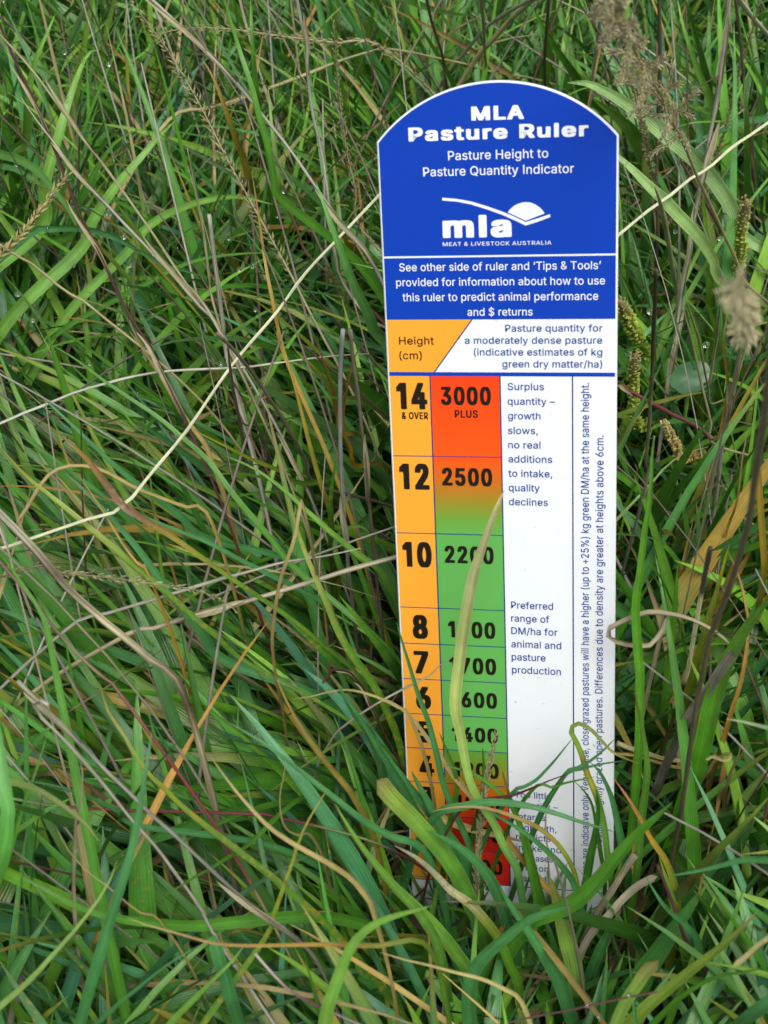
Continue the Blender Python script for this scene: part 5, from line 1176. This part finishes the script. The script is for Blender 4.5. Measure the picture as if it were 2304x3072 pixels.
 ('T', 'brown', 12, 'h', 13.5, 5, '8', [(180, -10), (200, 80), (225, 160), (250, 240), (262, 320), (275, 420)], 'brown forked stem above the left of the ruler head', dict(cut=True)),
 ('T', 'straw', 13, 'h', 13, 5, '8', [(420, 20), (428, 100), (432, 200), (440, 300), (445, 400)], 'ragged tan stem above the middle of the ruler head', dict(cut=True)),
 ('T', 'grey', 14, 'h', 14, 6, '8', [(940, -10), (930, 100), (915, 220), (900, 340), (885, 460), (875, 560)], 'smooth pale grey stem above the right of the ruler head', dict(cut=True, pal=[(0, (.36, .32, .34)), (1, (.33, .3, .31))])),
 ('B', 'oo', 30, 'h', 10, 5, '8', [(-10, 20), (80, 60), (180, 110), (280, 165), (380, 220), (470, 280), (560, 350)], 'wide dull orange and green blade slanting behind the ruler head', dict(pal=[(0, (.35, .25, .09)), (.5, (.38, .24, .1)), (1, (.2, .22, .04))])),
 ('B', 'g', 36, 'h', 12, 5, '8', [(610, -10), (660, 70), (710, 160), (770, 250), (830, 340), (870, 430)], 'green blade slanting right above the ruler head', {}),
 ('B', 'lg', 30, 'h', 10, 6, '8', [(400, 70), (300, 60), (210, 40), (130, 10), (60, -20)], 'light green blade curving along the top edge', {}),
 ('T', 'straw', 22, 'h', 14, 9, '8', [(1530, -10), (1580, 60), (1640, 130), (1700, 210)], 'streaked grey-white straw in the top right corner', dict(cut=True, pal=[(0, (.45, .42, .38)), (1, (.4, .36, .33))])),
 ('T', 'beige', 11, 'h', 10, 5, '8', [(-20, 210), (90, 222), (220, 250), (360, 280), (500, 320), (640, 340)], 'thin level straw meeting the ruler head from the left', dict(cut=True)),
]

KIND_NAME = {'B': 'grass_blade', 'T': 'dry_stem', 'H': 'seed_head', 'P': 'plantain_head', 'L': 'round_leaf'}
CATS = {'B': 'grass blade', 'T': 'stem', 'H': 'seed head', 'P': 'seed head', 'L': 'leaf'}
DEAD = {'tan', 'oo', 'pt', 'gt', 'grey', 'wood', 'straw', 'beige'}
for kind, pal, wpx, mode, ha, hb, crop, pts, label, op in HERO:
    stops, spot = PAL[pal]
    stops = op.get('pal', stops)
    spot = op.get('spot', spot)
    cut = op.get('cut', False)
    if kind == 'L':
        c0 = px(crop, pts[0])
        p = at_h(c0[0], c0[1], ha * .01)
        R = op['r'] / CROPS[crop][2] / F_PX * depth(p)
        nr, na = 8, 28
        V, U, C = [(0, 0, 0)], [(.5, .5)], [(*stops[0][1], .1)]
        for i in range(1, nr + 1):
            for j in range(na):
                a = j / na * 2 * math.pi
                r = i / nr * R * (1 + .07 * math.cos(2 * a) + .03 * math.sin(5 * a))
                V.append((r * math.cos(a), r * math.sin(a) * .85, .12 * R * (i / nr) ** 2 * math.cos(a * 2) - .1 * R * (1 - abs(math.sin(a))) * i / nr))
                U.append((.5, .004 * i / nr))
                g = 1 + .15 * (abs(math.sin(a * 4)) < .15)
                C.append((*(np.array(stops[0][1]) * g), .15))
        Q, T = [], []
        for i in range(nr - 1):
            for j in range(na):
                a, b = 1 + i * na + j, 1 + i * na + (j + 1) % na
                Q.append((a, a + na, b + na, b))
        T = [(0, 1 + j, 1 + (j + 1) % na) for j in range(na)]
        root = bpy.data.objects.new(KIND_NAME[kind], None)
        COL.objects.link(root)
        root.location = (p[0], p[1], 0)
        o = build('leaf_blade', np.array(V), np.array(Q), M_LEAF, cols=C, uvs=U, tris=np.array(T), parent=root)
        o.location = (0, 0, p[2])
        o.rotation_euler = (math.radians(28), math.radians(rng.uniform(-15, 15)), rng.uniform(0, 3))
        st = catmull(np.array([[0, 0, p[2] - .0016], [.002, .004, p[2] * .5], [.004, .006, -.012]]), 12)
        o2 = tube(st, .0007, PAL['lg'][0], 0, 'leaf_stalk', M_STEM, parent=root)
        HERO_SPLAT.pop()
        tag(root, label, CATS[kind])
        ang = np.linspace(0, 2 * np.pi, 12)
        HERO_SPLAT.append((p + np.stack([np.cos(ang) * R * .5, np.sin(ang) * R * .4, 0 * ang], 1), np.full(12, R * .5)))
        continue
    n = 34 + int(len(pts) * 1.5)
    bow = 0.0
    if mode == 'h' and kind == 'B' and ha > 6 and hb > 2:
        hb = hb + .12 * (ha - hb)
        bow = .13 * (ha - hb)
    path, dm = hero_path(crop, pts, mode, ha, hb, n, cut_tip=cut or kind == 'T', bow=bow, drop=not (kind == 'B' and pal in DEAD))
    wf = {'C': .56, 'D': .56, 'K': .72, 'M': .75 if kind == 'B' else .9}.get(crop, .82 if kind == 'B' and crop in '5678' else .95)
    if kind == 'T':
        wf *= .76
    elif pal in ('tan', 'oo', 'tg', 'or', 'pt', 'yo') and crop not in 'CD':
        wf *= .72
    w = wpx * wf / F_PX * dm
    s = np.linspace(0, 1, n)
    if kind == 'B':
        tf = op.get('tipfrac', .38)
        prof = prof_blade(s / (tf / .38), cut)
        if cut:
            prof = prof * np.minimum(1, (s / .02) ** .5)
        dead = pal in DEAD or op.get('dead')
        o, V5, NN = ribbon(path, w, prof, stops, spot, 'dead_blade' if dead else 'grass_blade', M_STEM if op.get('stem') else (M_DEAD if dead else M_LEAF),
                           twist=op.get('twist', .22 if not dead else .4), roll=rng.uniform(-.3, .3), keel=op.get('keel', .16), wav=.10 if dead else .03)
        if label.startswith(('upper narrow leaf', 'end leaf', 'level end leaf', 'lower short leaf')):
            pass
        if op.get('dew'):
            TOUCH.append((V5, NN, path, w * prof, 260))
        elif not dead:
            TOUCH.append((V5, NN, path, w * prof, 6))
        recentre(o, path[-1])
        tag(o, label, 'dead blade' if dead else 'grass blade')
    elif kind == 'T':
        r = w / 2 * (1 if cut else np.minimum(1, .35 + (s / .25)))
        nm = 'runner_stem' if 'runner' in label else ('twig' if 'twig' in label or 'woody' in label else ('straw' if 'straw' in label else 'dry_stem'))
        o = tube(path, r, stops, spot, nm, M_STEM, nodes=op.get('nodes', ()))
        for kn in op.get('nodes', ()):
            i0 = int(kn * n)
            i1 = max(1, i0 - int(n * rng.uniform(.10, .16)))
            if i0 - i1 < 3:
                continue
            sp_ = path[i1:i0 + 1].copy()
            q_ = np.linspace(1, 0, len(sp_))[:, None]
            sp_ += (CW[:, 0] * rng.choice([-1, 1]) * .0022 * rng.uniform(.2, 1) - CW[:, 2] * .0006) * q_ ** 2 - CW[:, 2] * (w * .45)
            sp_ = catmull(sp_, 14)
            o2, _, _ = ribbon(sp_, w * rng.uniform(1.1, 1.5), prof_blade(np.linspace(0, 1, 14), False), [(0, (.40, .36, .27)), (.6, (.30, .26, .18)), (1, (.12, .09, .06))], .4, 'leaf_sheath', M_DEAD, twist=.5, roll=rng.uniform(-.3, .3), keel=.5)
            HERO_SPLAT.pop()
            recentre(o2, path[-1])
            o2.location = (0, 0, 0)
            o2.parent = o
        recentre(o, path[-1])
        tag(o, label, {'runner_stem': 'runner', 'twig': 'twig', 'straw': 'straw'}.get(nm, 'stem'))
    else:
        root = bpy.data.objects.new(KIND_NAME[kind], None)
        COL.objects.link(root)
        foot = path[-1].copy()
        root.location = foot
        loc = path - foot
        tag(root, label, CATS[kind])
        if kind == 'H':
            o = tube(loc, w / 2 * (.3 + .7 * np.minimum(1, s / .5)), stops, spot, 'stalk', M_STEM, parent=root)
            HERO_SPLAT[-1] = (path, np.full(n, w))
            frac = op.get('frac', .6)
            hid = 1 if not op.get('pan') else 0
            if op.get('pan'):
                # side branches of an open panicle
                for bch in range(46):
                    sb = frac * (bch + .5) / 46
                    i = int(sb * (n - 1))
                    t = -nrm(loc[i + 1] - loc[i])
                    a = nrm(np.cross(t, [.3, .4, .8]))
                    b = np.cross(t, a)
                    ph = bch * 2.4
                    outv = a * math.cos(ph) + b * math.sin(ph)
                    ln = op['pan'] * rng.uniform(.7, 1.5) * (.5 + 1.2 * sb / frac)
                    bp_ = np.array([loc[i] + (t * .8 + outv * .8) * ln * q - np.array([0, 0, .25 * ln * q * q]) for q in np.linspace(1, 0, 7)])
                    tube(bp_, .00022, stops, 0, 'side_branch', M_STEM, parent=root, sides=4)
                    HERO_SPLAT.pop()
                    husks(bp_, .95, .0003, op['ln'] * .36, int(op['cnt'] / 26 * 1.3) + 4, [(0, (.46, .41, .29)), (1, (.36, .31, .21))] if pal != 'cream' else PAL['cream'][0], 'seed_husks', root, spread=.5)
            else:
                husks(loc, frac, w * .4, op['ln'] * .62, int(op['cnt'] * 1.9), [(0, (.5, .42, .27)), (1, (.40, .33, .20))] if pal != 'tan' else PAL['tan'][0], 'seed_husks', root, spread=op.get('spread', .5))
        else:
            k = int(n * .60)
            o = tube(loc, np.where(s < .62, w * .34 * np.minimum(1, .45 + s / .08), w * .10), stops, spot, 'flower_spike', M_STEM, parent=root, sides=8)
            HERO_SPLAT[-1] = (path[:k], np.full(k, w * .6))
            husks(loc, .62, w * .30, .0017, 260, [(a, tuple(np.array(c) * 1.5)) for a, c in stops], 'seed_husks', root, spread=1.1, fat=.45)

# ------------------------------------------------------------------ the sward
GX, GY = 288, 384
zbuf = np.full((GY, GX), 9.0)


def splat(P, w):
    q = project(P)
    g = 8.0
    rad = np.clip(w / q[:, 2] * F_PX / g, .5, 6)
    for (x, y, z), r in zip(q, rad):
        if z < .05:
            continue
        x0, x1 = int(x / g - r), int(x / g + r) + 1
        y0, y1 = int(y / g - r), int(y / g + r) + 1
        if x1 < 0 or y1 < 0 or x0 >= GX or y0 >= GY:
            continue
        sl_ = zbuf[max(0, y0):y1, max(0, x0):x1]
        np.minimum(sl_, z, out=sl_)


for P, w in HERO_SPLAT:
    # densify so the line leaves no gaps
    n = len(P)
    t = np.linspace(0, n - 1, n * 6)
    i = np.minimum(t.astype(int), n - 2)
    f = (t - i)[:, None]
    splat(P[i] * (1 - f) + P[i + 1] * f, np.asarray(w)[i])


def field(x, y):
    """mean lean of the sward (metres per metre of height, x and y) at a place"""
    band = np.exp(-((y - .05) / .13) ** 2)
    left = 1 / (1 + np.exp((x + .012) / .012))
    lx = (-.80 * left + .30 * (1 - left)) * band
    far = np.clip((y - .12) / .15, 0, 1)
    lx = lx + far * (-.12 + .45 * np.sin(x * 17 + .8) * np.cos(y * 12 + .5))
    near = np.clip((-.02 - y) / .03, 0, 1)
    lx = lx * (1 - .6 * near) + near * (.5 * np.sin(x * 38 + 1.0) - .1)
    ly = .05 + .25 * np.cos(x * 19 + y * 11 + 1.1) * (1 - .5 * band)
    return lx, ly


def blades(B, x, y, H, lean, az, curve, w, nseg=11):
    """spines (B, nseg, 3) of B blades rooted at x, y: length H, first lean, azimuth of lean, how hard they bow"""
    s = np.linspace(0, 1, nseg)[None]
    th = lean[:, None] + curve[:, None] * s ** 1.5
    a = az[:, None] + rng.normal(0, .16, (B, 1)) * s ** 1.2
    ds = H[:, None] / (nseg - 1)
    dx = np.sin(th) * np.cos(a) * ds
    dy = np.sin(th) * np.sin(a) * ds
    dz = np.cos(th) * ds
    P = np.stack([x[:, None] + np.cumsum(dx, 1) - dx[:, :1], y[:, None] + np.cumsum(dy, 1) - dy[:, :1], -.012 + np.cumsum(dz, 1) - dz[:, :1]], -1)
    # nothing dips under the soil
    P[..., 2] = np.maximum(P[..., 2], -.012 + .004 * s)
    return P


def keep_mask(P, front_keep=.10, vmin=-.005, hide=.92, top=True):
    B, n, _ = P.shape
    q = project(P.reshape(-1, 3)).reshape(B, n, 3)
    rel = P - O_W
    dist = rel @ N_W
    # foot of the sight line on the ruler face
    dirs = P - CAM
    t = (O_W - CAM) @ N_W / (dirs @ N_W)
    hit = CAM + dirs * t[..., None] - O_W
    hu, hv = hit @ U_W, hit @ V_W
    on = (hu > -.0015) & (hu < Wm + .0015) & (hv > vmin) & (hv < .196)
    front = (on & (dist > -.0035)).any(1)
    low = ~(on & (hv > .011) & (dist > -.0035)).any(1)
    bad = front & ~(low & (rng.random(B) < .75)) & ~(front & ~low & (rng.random(B) < front_keep * .4))
    # through the board
    inb = (rel @ U_W > -.002) & (rel @ U_W < Wm + .002) & (rel @ V_W < .196)
    sgn = dist > -.0008
    cross = ((sgn[:, 1:] != sgn[:, :-1]) & (inb[:, 1:] | inb[:, :-1])).any(1)
    near = (q[..., 2] < .20).any(1)
    # do not bury the traced ones
    gx = np.clip((q[..., 0] / 8).astype(int), 0, GX - 1)
    gy = np.clip((q[..., 1] / 8).astype(int), 0, GY - 1)
    vis = (q[..., 0] > 0) & (q[..., 0] < 2304) & (q[..., 1] > 0) & (q[..., 1] < 3072)
    cover = (vis & (q[..., 2] < zbuf[gy, gx] - .0015) & (zbuf[gy, gx] < 5))
    frac = cover.sum(1) / n
    bury = (rng.random(B) < hide * np.clip(frac * 7, 0, 1))
    return ~(bad | cross | near | bury)


def batch_mesh(name, P, w, tipc, basec, yel, spot, mat, keel=.2, flatt=.35, label=None, wav=.1, taper=.62):
    B, n, _ = P.shape
    T = nrm(np.gradient(P, axis=1))
    ref = np.stack([-np.sin(AZ_), np.cos(AZ_), np.zeros(B)], -1)[:, None, :] if AZ_ is not None else None
    S = nrm(ref - T * (ref * T).sum(-1, keepdims=True))
    Nn = np.cross(T, S)
    s = np.linspace(0, 1, n)[None]
    roll = rng.normal(0, .55, (B, 1)) + rng.normal(0, .45, (B, 1)) * s + wav * np.sin(s * rng.uniform(6, 20, (B, 1)) + rng.uniform(0, 6, (B, 1)))
    S2 = S * np.cos(roll)[..., None] + Nn * np.sin(roll)[..., None]
    N2 = -S * np.sin(roll)[..., None] + Nn * np.cos(roll)[..., None]
    pr = np.minimum(1, ((1 - s) / taper) ** .7) * (.65 + .35 * np.minimum(1, s / .25))
    ww = (w[:, None] * pr * .5 + 2e-5)[..., None]
    V = np.stack([P - S2 * ww, P - N2 * ww * keel * 2, P + S2 * ww], 2)      # B,n,3,3
    idx = (np.arange(B)[:, None, None] * n + np.arange(n - 1)[None, :, None]) * 3 + np.arange(2)[None, None]
    Q = np.stack([idx, idx + 1, idx + 4, idx + 3], -1).reshape(-1, 4)
    k = np.clip((s - (1 - yel[:, None])) / .22, 0, 1)[..., None]
    g = basec[:, None, :] * (1 - s[..., None]) + basec[:, None, :] * s[..., None] * 1.15
    C = g * (1 - k) + tipc[:, None, :] * k
    C = np.concatenate([C, np.broadcast_to(spot[:, None, None], (B, n, 1))], -1)
    C = np.repeat(C[:, :, None, :], 3, 2)
    C[:, :, 1, :3] *= 1.18
    L = np.linspace(0, 1, n)[None, :, None] * .12 + rng.uniform(0, 9, (B, 1, 1))
    UV = np.stack([np.broadcast_to(np.array([0, .5, 1.0])[None, None], (B, n, 3)), np.broadcast_to(L, (B, n, 3))], -1)
    o = build(name, V.reshape(-1, 3), Q, mat, cols=C.reshape(-1, 4), uvs=UV.reshape(-1, 2))
    tag(o, label, None, kind='stuff')
    return o


def roots(n, y0=-.13, y1=.80):
    y = y0 + (y1 - y0) * rng.random(n) ** 1.25
    half = .115 + .19 * np.clip(y + .05, 0, None) + .035
    x = (rng.random(n) * 2 - 1) * half + .005
    return x, y


def tufts(n, per):
    cx, cy = roots(n)
    k = rng.poisson(per, n) + 1
    idx = np.repeat(np.arange(n), k)
    r = rng.normal(0, .006, (len(idx), 2))
    return cx[idx] + r[:, 0], cy[idx] + r[:, 1], idx, np.stack([cx, cy], 1)


GREENS = 1.36 * np.array([1.12, 1.09, .78]) * np.array([(.045, .15, .060), (.045, .155, .018), (.035, .125, .014), (.060, .185, .020), (.040, .14, .040), (.055, .165, .050), (.085, .215, .028), (.028, .10, .012), (.12, .24, .04)])
TIPS = np.array([(.34, .30, .05), (.36, .25, .05), (.40, .34, .15), (.24, .28, .04), (.20, .26, .03)])


def sward(ntuft, per, hmin, hmax, wmin, wmax, leansd, label, name='grass', yelp=.2, curve=(.05, 1.0), hide=.93, front=.04, at=None):
    global AZ_
    x, y, idx, c = tufts(ntuft, per)
    if at is not None:
        x, y = at(x, y)
    B = len(x)
    nt = idx.max() + 1
    tcol = rng.integers(0, len(GREENS), nt)
    tlen = rng.uniform(.75, 1.15, nt)
    lx, ly = field(x, y)
    ta = rng.normal(0, .17, (nt, 2))
    vx = lx + ta[idx, 0] + rng.normal(0, leansd, B)
    vy = ly + ta[idx, 1] + rng.normal(0, leansd, B)
    az = np.arctan2(vy, vx)
    lean = np.arctan(np.hypot(vx, vy))
    H = rng.uniform(hmin, hmax, B) * tlen[idx]
    # shorter round and in front of the ruler, where it is trodden and pushed aside
    nearf = np.exp(-((x - 0.0) / .06) ** 2 - ((y + .03) / .05) ** 2)
    H = H * (1 - .45 * nearf)
    H = H * np.where(y < -.03, .8, 1)
    cv = np.where(rng.random(B) < .2, rng.uniform(.9, 2.0, B), rng.uniform(curve[0], curve[1], B))
    w = rng.uniform(wmin, wmax, B) * rng.choice([.7, 1, 1, 1.25], B) * np.where(y < .04, 1.22, 1.0)
    P = blades(B, x, y, H, lean, az, cv, w)
    m = keep_mask(P, hide=hide, front_keep=front)
    P, w, az, idx = P[m], w[m], az[m], idx[m]
    B = len(w)
    AZ_ = az
    base = GREENS[np.where(rng.random(B) < .6, tcol[idx], rng.integers(0, len(GREENS), B))] * rng.uniform(.55, 1.3, (B, 1))
    cool = (rng.random(B) < np.where(P[:, 0, 1] < .05, .38, .12))[:, None]
    base = np.where(cool, base * np.array([.88, 1.0, 1.75]), base)
    tip = TIPS[rng.integers(0, len(TIPS), B)] * rng.uniform(.7, 1.15, (B, 1))
    yel = np.where(rng.random(B) < yelp, rng.uniform(.1, .65, B), rng.uniform(0, .06, B))
    spot = rng.choice([0, .15, .4, .75], B)
    o = batch_mesh(name, P, w, tip, base, yel, spot, M_LEAF, label=label)
    return o, P, w


AZ_ = None
g1, P1, w1 = sward(1450, 5.0, .055, .135, .0016, .0036, .27, 'dense green pasture grass with yellowed and rusty tips')
g2, P2, w2 = sward(760, 3.5, .07, .15, .0032, .0054, .28, 'broad green blades scattered through the pasture', name='broad_grass', yelp=.25, hide=.97)
g3, P3, w3 = sward(750, 5.0, .03, .08, .0009, .0020, .6, 'short fine green undergrowth between the taller blades', name='fine_grass', yelp=.2, curve=(.2, 1.2), hide=.6, front=.18)

sward(130, 4.0, .020, .046, .0012, .0026, .35, 'short green tuft grass growing against the foot of the ruler', name='tuft_grass', yelp=.15, hide=.1, front=.5,
      at=lambda x, y: (rng.uniform(-.034, .034, len(x)), rng.uniform(-.032, -.002, len(x))))


def litter(n, zmax, lmin, lmax, wmin, wmax, cols, name, label, flatl=1.35, sd=.25):
    global AZ_
    x, y = roots(n)
    az = rng.uniform(0, 2 * np.pi, n)
    P = blades(n, x, y, rng.uniform(lmin, lmax, n), rng.normal(flatl, sd, n).clip(.2, 1.6), az, rng.uniform(-.5, .7, n), None, nseg=9)
    P[..., 2] += rng.uniform(0, zmax, n)[:, None] ** 1.0
    w = rng.uniform(wmin, wmax, n)
    m = keep_mask(P, vmin=.004, hide=.85, front_keep=.15)
    P, w, az = P[m], w[m], az[m]
    AZ_ = az
    B = len(w)
    c = np.array(cols)[rng.integers(0, len(cols), B)] * rng.uniform(.6, 1.3, (B, 1))
    return batch_mesh(name, P, w, c * .8, c, rng.uniform(0, .5, B), rng.choice([0, .3, .8], B), M_DEAD, label=label, wav=.6)


litter(3600, .018, .02, .07, .0008, .0026, [(.12, .085, .04), (.18, .13, .06), (.07, .045, .025), (.04, .028, .016), (.24, .19, .09)], 'leaf_litter', 'brown matted dead leaves on the soil')
litter(420, .05, .05, .13, .0008, .0022, [(.38, .32, .15), (.30, .24, .11), (.40, .30, .09), (.34, .20, .05), (.24, .22, .16)], 'dead_grass', 'tan and grey dead blades caught in the living grass', flatl=1.0, sd=.35)
# leaning thin straws, mostly behind
AZ_ = None


def straws(n, name, label):
    x, y = roots(n, -.05, .85)
    az = np.where(rng.random(n) < .65, rng.normal(2.3, .7, n), rng.uniform(0, 6.28, n))
    P = blades(n, x, y, rng.uniform(.10, .19, n), np.abs(rng.normal(.45, .35, n)).clip(.03, 1.3), az, rng.uniform(0, .5, n), None, nseg=10)
    m = keep_mask(P, front_keep=0, hide=.8)
    P = P[m]
    B = len(P)
    cols = np.array([(.30, .27, .18), (.24, .23, .18), (.46, .43, .34), (.12, .09, .06), (.09, .045, .03), (.18, .155, .11)])[rng.integers(0, 6, B)] * rng.uniform(.7, 1.15, (B, 1))
    V, Q, C, U = [], [], [], []
    n_ = P.shape[1]
    sides = 4
    for b in range(B):
        T = nrm(np.gradient(P[b], axis=0))
        S = nrm(np.cross(T, [.3, .2, .9]))
        Bv = np.cross(T, S)
        r = rng.uniform(.00025, .00075) * (1 - .55 * np.linspace(0, 1, n_))
        a = np.arange(sides) / sides * 2 * np.pi
        A = P[b][:, None] + (S[:, None] * np.cos(a)[None, :, None] + Bv[:, None] * np.sin(a)[None, :, None]) * r[:, None, None]
        k = b * n_ * sides
        I = np.arange(n_ - 1)[:, None] * sides + np.arange(sides)[None]
        J = np.arange(n_ - 1)[:, None] * sides + (np.arange(sides)[None] + 1) % sides
        Q.append(np.stack([I, I + sides, J + sides, J], -1).reshape(-1, 4) + k)
        V.append(A.reshape(-1, 3))
        C.append(np.tile(np.append(cols[b], .2), (n_ * sides, 1)))
        U.append(np.stack([np.tile(np.abs(np.arange(sides) / sides * 2 - 1), n_), np.repeat(np.linspace(0, .15, n_) + b, sides)], 1))
    o = build(name, np.vstack(V), np.vstack(Q), M_STEM, cols=np.vstack(C), uvs=np.vstack(U))
    tag(o, label, None, kind='stuff')


straws(680, 'dry_grass_stalks', 'thin grey and brown dry stalks leaning through the sward')

# ------------------------------------------------------------------ dew
def ball(r, seg=10, rings=7):
    V, Q, T = [(0, 0, r)], [], []
    for i in range(1, rings):
        t = math.pi * i / rings
        for j in range(seg):
            a = 2 * math.pi * j / seg
            V.append((r * math.sin(t) * math.cos(a), r * math.sin(t) * math.sin(a), r * math.cos(t)))
    V.append((0, 0, -r))
    for i in range(rings - 2):
        for j in range(seg):
            a, b = 1 + i * seg + j, 1 + i * seg + (j + 1) % seg
            Q.append((a, a + seg, b + seg, b))
    T = [(0, 1 + j, 1 + (j + 1) % seg) for j in range(seg)]
    e_ = len(V) - 1
    T += [(e_, 1 + (rings - 2) * seg + (j + 1) % seg, 1 + (rings - 2) * seg + j) for j in range(seg)]
    return np.array(V), np.array(Q), np.array(T)


bv, bq, bt = ball(1.0, 8, 5)
V, Q, T = [], [], []


def add_drop(p, r):
    k = sum_[0]
    V.append(bv * r + p)
    Q.append(bq + k)
    T.append(bt + k)
    sum_[0] += len(bv)


sum_ = [0]
for V5, NN, path, wd_, cnt in TOUCH:
    n = len(path)
    for _ in range(cnt):
        i = rng.integers(1, int(n * .8))
        c = rng.integers(0, 4)
        f = rng.random()
        p = V5[i, c] * (1 - f) + V5[i, c + 1] * f
        r = rng.uniform(.00010, .00022) if cnt < 100 else rng.uniform(.00010, .00020)
        add_drop(p + NN[i] * r * .5, r)
for P, w in ((P1, w1), (P2, w2)):
    q = project(P[:, 5])
    ok = np.where((q[:, 0] > 0) & (q[:, 0] < 2304) & (q[:, 1] > 0) & (q[:, 1] < 2000))[0]
    for b in rng.choice(ok, min(len(ok), 1600), replace=False):
        i = rng.integers(4, P.shape[1] - 1)
        add_drop(P[b, i] + rng.normal(0, w[b] * .25, 3) + np.array([0, 0, .0001]), rng.uniform(.00012, .00030))
o = build('dew', np.vstack(V), np.vstack(Q), M_WATER, tris=np.vstack(T))
tag(o, 'fine beads of dew covering the blades', None, kind='stuff')

# larger drops that can be told one by one
bv, bq, bt = ball(1.0, 16, 11)
dm = None
used_ = set()
SPOTS = []
for h_ in HERO:
    for p_ in h_[7]:
        SPOTS.append((*px(h_[6], p_), h_[8]))
DROPS = [('5', 75, 1272, 9), ('5', 535, 1022, 10), ('5', 560, 1145, 9), ('5', 1228, 825, 9), ('5', 1095, 1147, 9), ('5', 1035, 1165, 8), ('5', 320, 1150, 6), ('5', 205, 985, 6),
         ('5', 360, 265, 7), ('5', 290, 430, 7), ('5', 990, 1030, 7), ('5', 1200, 935, 6), ('5', 140, 1385, 9), ('5', 1105, 1340, 7), ('5', 665, 1100, 6), ('5', 68, 712, 6),
         ('E', 872, 370, 11), ('E', 408, 90, 12), ('E', 893, 200, 9), ('8', 1452, 1030, 8), ('8', 1258, 1002, 7), ('5', 15, 0, 6), ('6', 330, 345, 9), ('6', 955, 130, 8),
         ('6', 385, 130, 7), ('6', 1130, 35, 6), ('K', 1058, 845, 9), ('K', 880, 890, 8), ('K', 930, 940, 8), ('5', 470, 275, 8), ('5', 280, 225, 7)]
for i, (c, x, y, r) in enumerate(DROPS):
    X, Y = px(c, (x, y))
    gx, gy = int(min(X / 8, GX - 1)), int(min(Y / 8, GY - 1))
    z = zbuf[gy, gx]
    if z > 5:
        p = at_h(X, Y, .085)
    else:
        d = ray(X, Y)
        p = CAM + d * (z - .0006)
    R = r / F_PX * depth(p)
    if dm is None:
        o = build('water_droplet', bv, bq, M_WATER, tris=bt)
        dm = o.data
    else:
        o = bpy.data.objects.new('water_droplet', dm)
        COL.objects.link(o)
    o.location = p
    o.scale = (R, R, R)
    best = sorted(((math.dist((X, Y), (hx, hy)), lb) for hx, hy, lb in SPOTS), key=lambda t_: t_[0])
    for _, lb in best:
        name_ = 'water droplet closest to the ' + lb
        if lb not in used_ and len(name_.split()) <= 16:
            used_.add(lb)
            break
    tag(o, name_, 'water droplet', 'water droplets on the grass')
print('TRIS', sum(len(o.data.loop_triangles) if o.data.loop_triangles else sum(len(p.vertices) - 2 for p in o.data.polygons) for o in SC.objects if o.type == 'MESH' and len(o.data.polygons) < 4000), len(P1), len(P2), len(P3))
